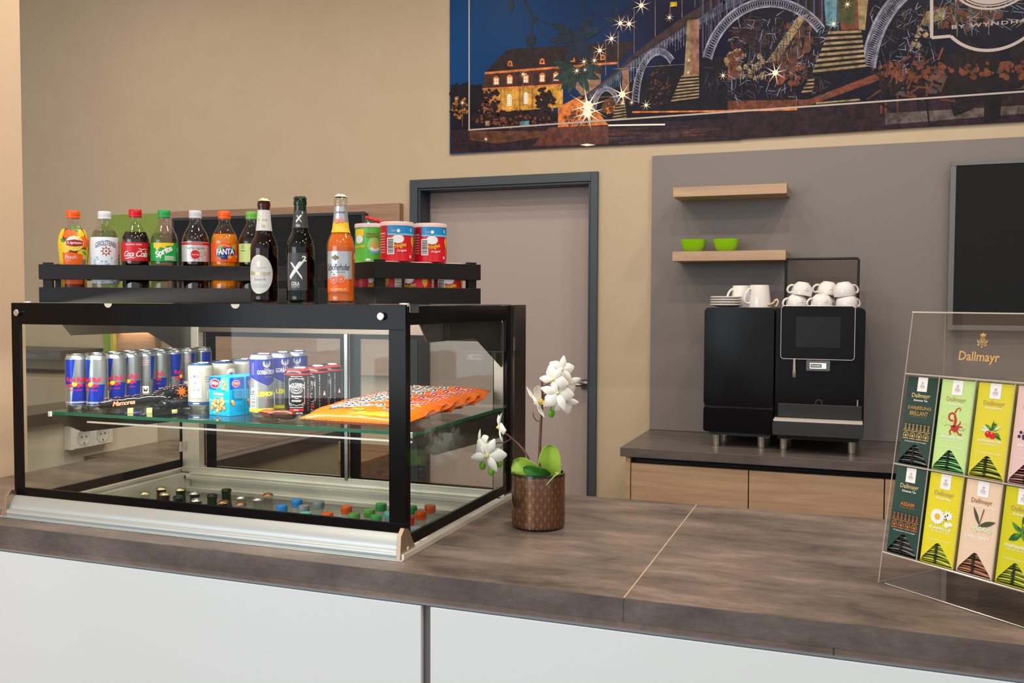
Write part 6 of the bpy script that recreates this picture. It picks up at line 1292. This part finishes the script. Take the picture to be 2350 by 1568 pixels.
def tea(col, row, bgc, title, kind, art, tcol, scol, label, sach, tb=.014, two=None):
    x0 = .004+col*.0738; w0 = .0615 if row else .2325; w_, h_, d_ = .0660, .1655, .044
    if not row: h_ = .1685
    t = thing('tea_box', label, 'tea box', tuple(st.matrix_basis @ FR(x0+w_/2, w0, -.0035)), 0, 'tea boxes in the acrylic stand')
    t.rotation_euler = (-LEAN, 0, R_(-40.7)); hw = w_/2; nz = .038
    BG = mat('tea_'+kind, bgc, .38); q = MB()
    MF = Matrix(((1, 0, 0, 0), (0, 0, 1, 0), (0, 1, 0, 0), (0, 0, 0, 1)))
    fp = [(-hw, .002), (-hw+.001, .0025), (-hw+.004, .010), (-.006, nz-.001), (-.003, nz+.0012), (.001, nz+.0012), (.004, nz-.001), (hw-.004, .0075), (hw-.001, .002), (hw, .002), (hw, h_), (-hw, h_)]
    q.prism(fp, 0, .0008, BG, MF); q.box((-hw, .0008, 0), (-hw+.0008, d_, h_), BG); q.box((hw-.0008, .0008, 0), (hw, d_, h_), BG); q.box((-hw, d_-.0008, 0), (hw, d_, h_), BG); q.box((-hw, .0008, h_-.0008), (hw, d_, h_), BG); q.box((-hw, .0008, 0), (hw, d_, .0008), BG)
    q.build('carton', t, smooth=False)
    s1, s2 = sach; q = MB(); rr = random.Random(col+row*7)
    for k in range(9):
        z_ = .0035+k*.0042; rise = rr.uniform(.0, .0022)
        q.grid(lambda a, b: (-hw+.002+a*(w_-.004), .002+b*.034+.0006*k*0, z_+rise*math.sin(a*3)+.004*b-.0022*(a-.3)**2*4*(k % 2)), 8, 3, s1 if k % 2 == 0 else s2)
        q.box((-.006+rr.uniform(-.001, .001), .0016, z_+.0002), (-.002, .0024, z_+.0022), BLACK)
    q.build('sachet_stack', t, solid=.0016)
    D = Dec(); D.rect(-.0105, h_-.0275, .0105, h_-.0002, mat('label_white_tag', (240, 238, 236), .4), 2); crest(D, 0, h_-.0165, .0085, mat('tag_crest', (190, 176, 178), .4), 4)
    D.text('Dallmayr', 0, h_-.0365, .0400, .0108, tcol, 3, bold=.012); D.text({'dark': 'Schwarzer Tee', 'assam': 'Schwarzer Tee', 'green': 'Grüner Tee', 'herb': 'Kräutermischung', 'camo': 'Kräutertee', 'earl': 'Aromatisierter Schwarzer Tee', 'mint': 'Kräutertee', 'fruit': 'Früchtetee'}[kind], 0, h_-.0445, .030 if kind != 'earl' else .054, .0040, WHITE, 3, bold=.02)
    art(D)
    if kind == 'dark': D.text('DARJEELING', 0, .1085, .050, .0080, scol, 3, bold=.02); D.text('BRILLANT', 0, .0990, .040, .0080, scol, 3, bold=.02); D.text('SUMMER SECOND FLUSH', 0, .0925, .034, .0022, mat('dull_gold', (120, 120, 80), .4), 3)
    elif kind == 'assam': D.text('ASSAM', 0, .0965, .030, .0075, scol, 3, bold=.02); D.text('KRÄFTIG UND MALZIG', 0, .0900, .032, .0022, scol, 3)
    else: D.text(title, 0, .0665 if kind != 'green' else .0635, min(.046, .0062*len(title)), .0050, WHITE, 3, bold=.02); D.text('MILD UND AROMATISCH', 0, .0605 if kind != 'green' else .0575, .038, .0024, WHITE, 3)
    D.text('25 Aufgussbeutel, einzeln versiegelt', 0, .0445, .047, .0030, WHITE, 3, bold=.005)
    D.build('front_print', planemap((0, 0, 0), (1, 0, 0), (0, 0, 1), .0002), t)
    return t
SD, SDW = mat('sachet_black', (14, 14, 16), .25, 0, .5, .4), mat('sachet_black_light', (120, 120, 122), .3); SG, SGL = mat('sachet_green', (44, 120, 56), .3), mat('sachet_green_light', (150, 206, 140), .3); SY, SYL = mat('sachet_lime', (130, 142, 16), .3), mat('sachet_lime_light', (206, 210, 90), .3); SB, SBL = mat('sachet_brown', (136, 84, 60), .3), mat('sachet_brown_light', (186, 138, 110), .3); SP, SPL = mat('sachet_rose', (130, 70, 66), .3), mat('sachet_rose_light', (196, 150, 150), .3)
GT, GN = mat('title_gold', (214, 190, 130), .35), mat('title_dull', (186, 160, 96), .4)
tea(0, 0, (24, 58, 50), '', 'dark', a_darj, GT, mat('title_bronze', (180, 140, 80), .4), 'dark green tea box with gold lettering, upper row far left', (SD, SDW)); tea(1, 0, (190, 220, 140), 'GRÜNER TEE', 'green', a_green, GN, WHITE, 'pale green tea box with a red dragon picture', (SG, SGL)); tea(2, 0, (216, 204, 52), 'ALPENKRÄUTER', 'herb', a_berry, GN, WHITE, 'yellow tea box with red berries and herb leaves', (SY, SYL)); tea(3, 0, (222, 188, 184), 'FRÜCHTE', 'fruit', a_fruit, GN, WHITE, 'pink tea box with dark berries, upper row at the frame edge', (SP, SPL))
tea(0, 1, (28, 64, 56), '', 'assam', a_assam, GT, mat('title_orange', (206, 112, 40), .4), 'dark green tea box with orange lettering, lower row far left', (SD, SDW)); tea(1, 1, (222, 208, 30), 'KAMILLE', 'camo', a_camo, GN, WHITE, 'yellow tea box with a white daisy picture', (SY, SYL)); tea(2, 1, (228, 200, 172), 'EARL GREY', 'earl', a_earl, mat('title_brown', (160, 120, 84), .4), WHITE, 'beige tea box with dark olive leaves', (SB, SBL)); tea(3, 1, (206, 200, 24), 'PFEFFERMINZE', 'mint', a_mint, GN, WHITE, 'lime yellow tea box with green mint leaves', (SY, SYL))
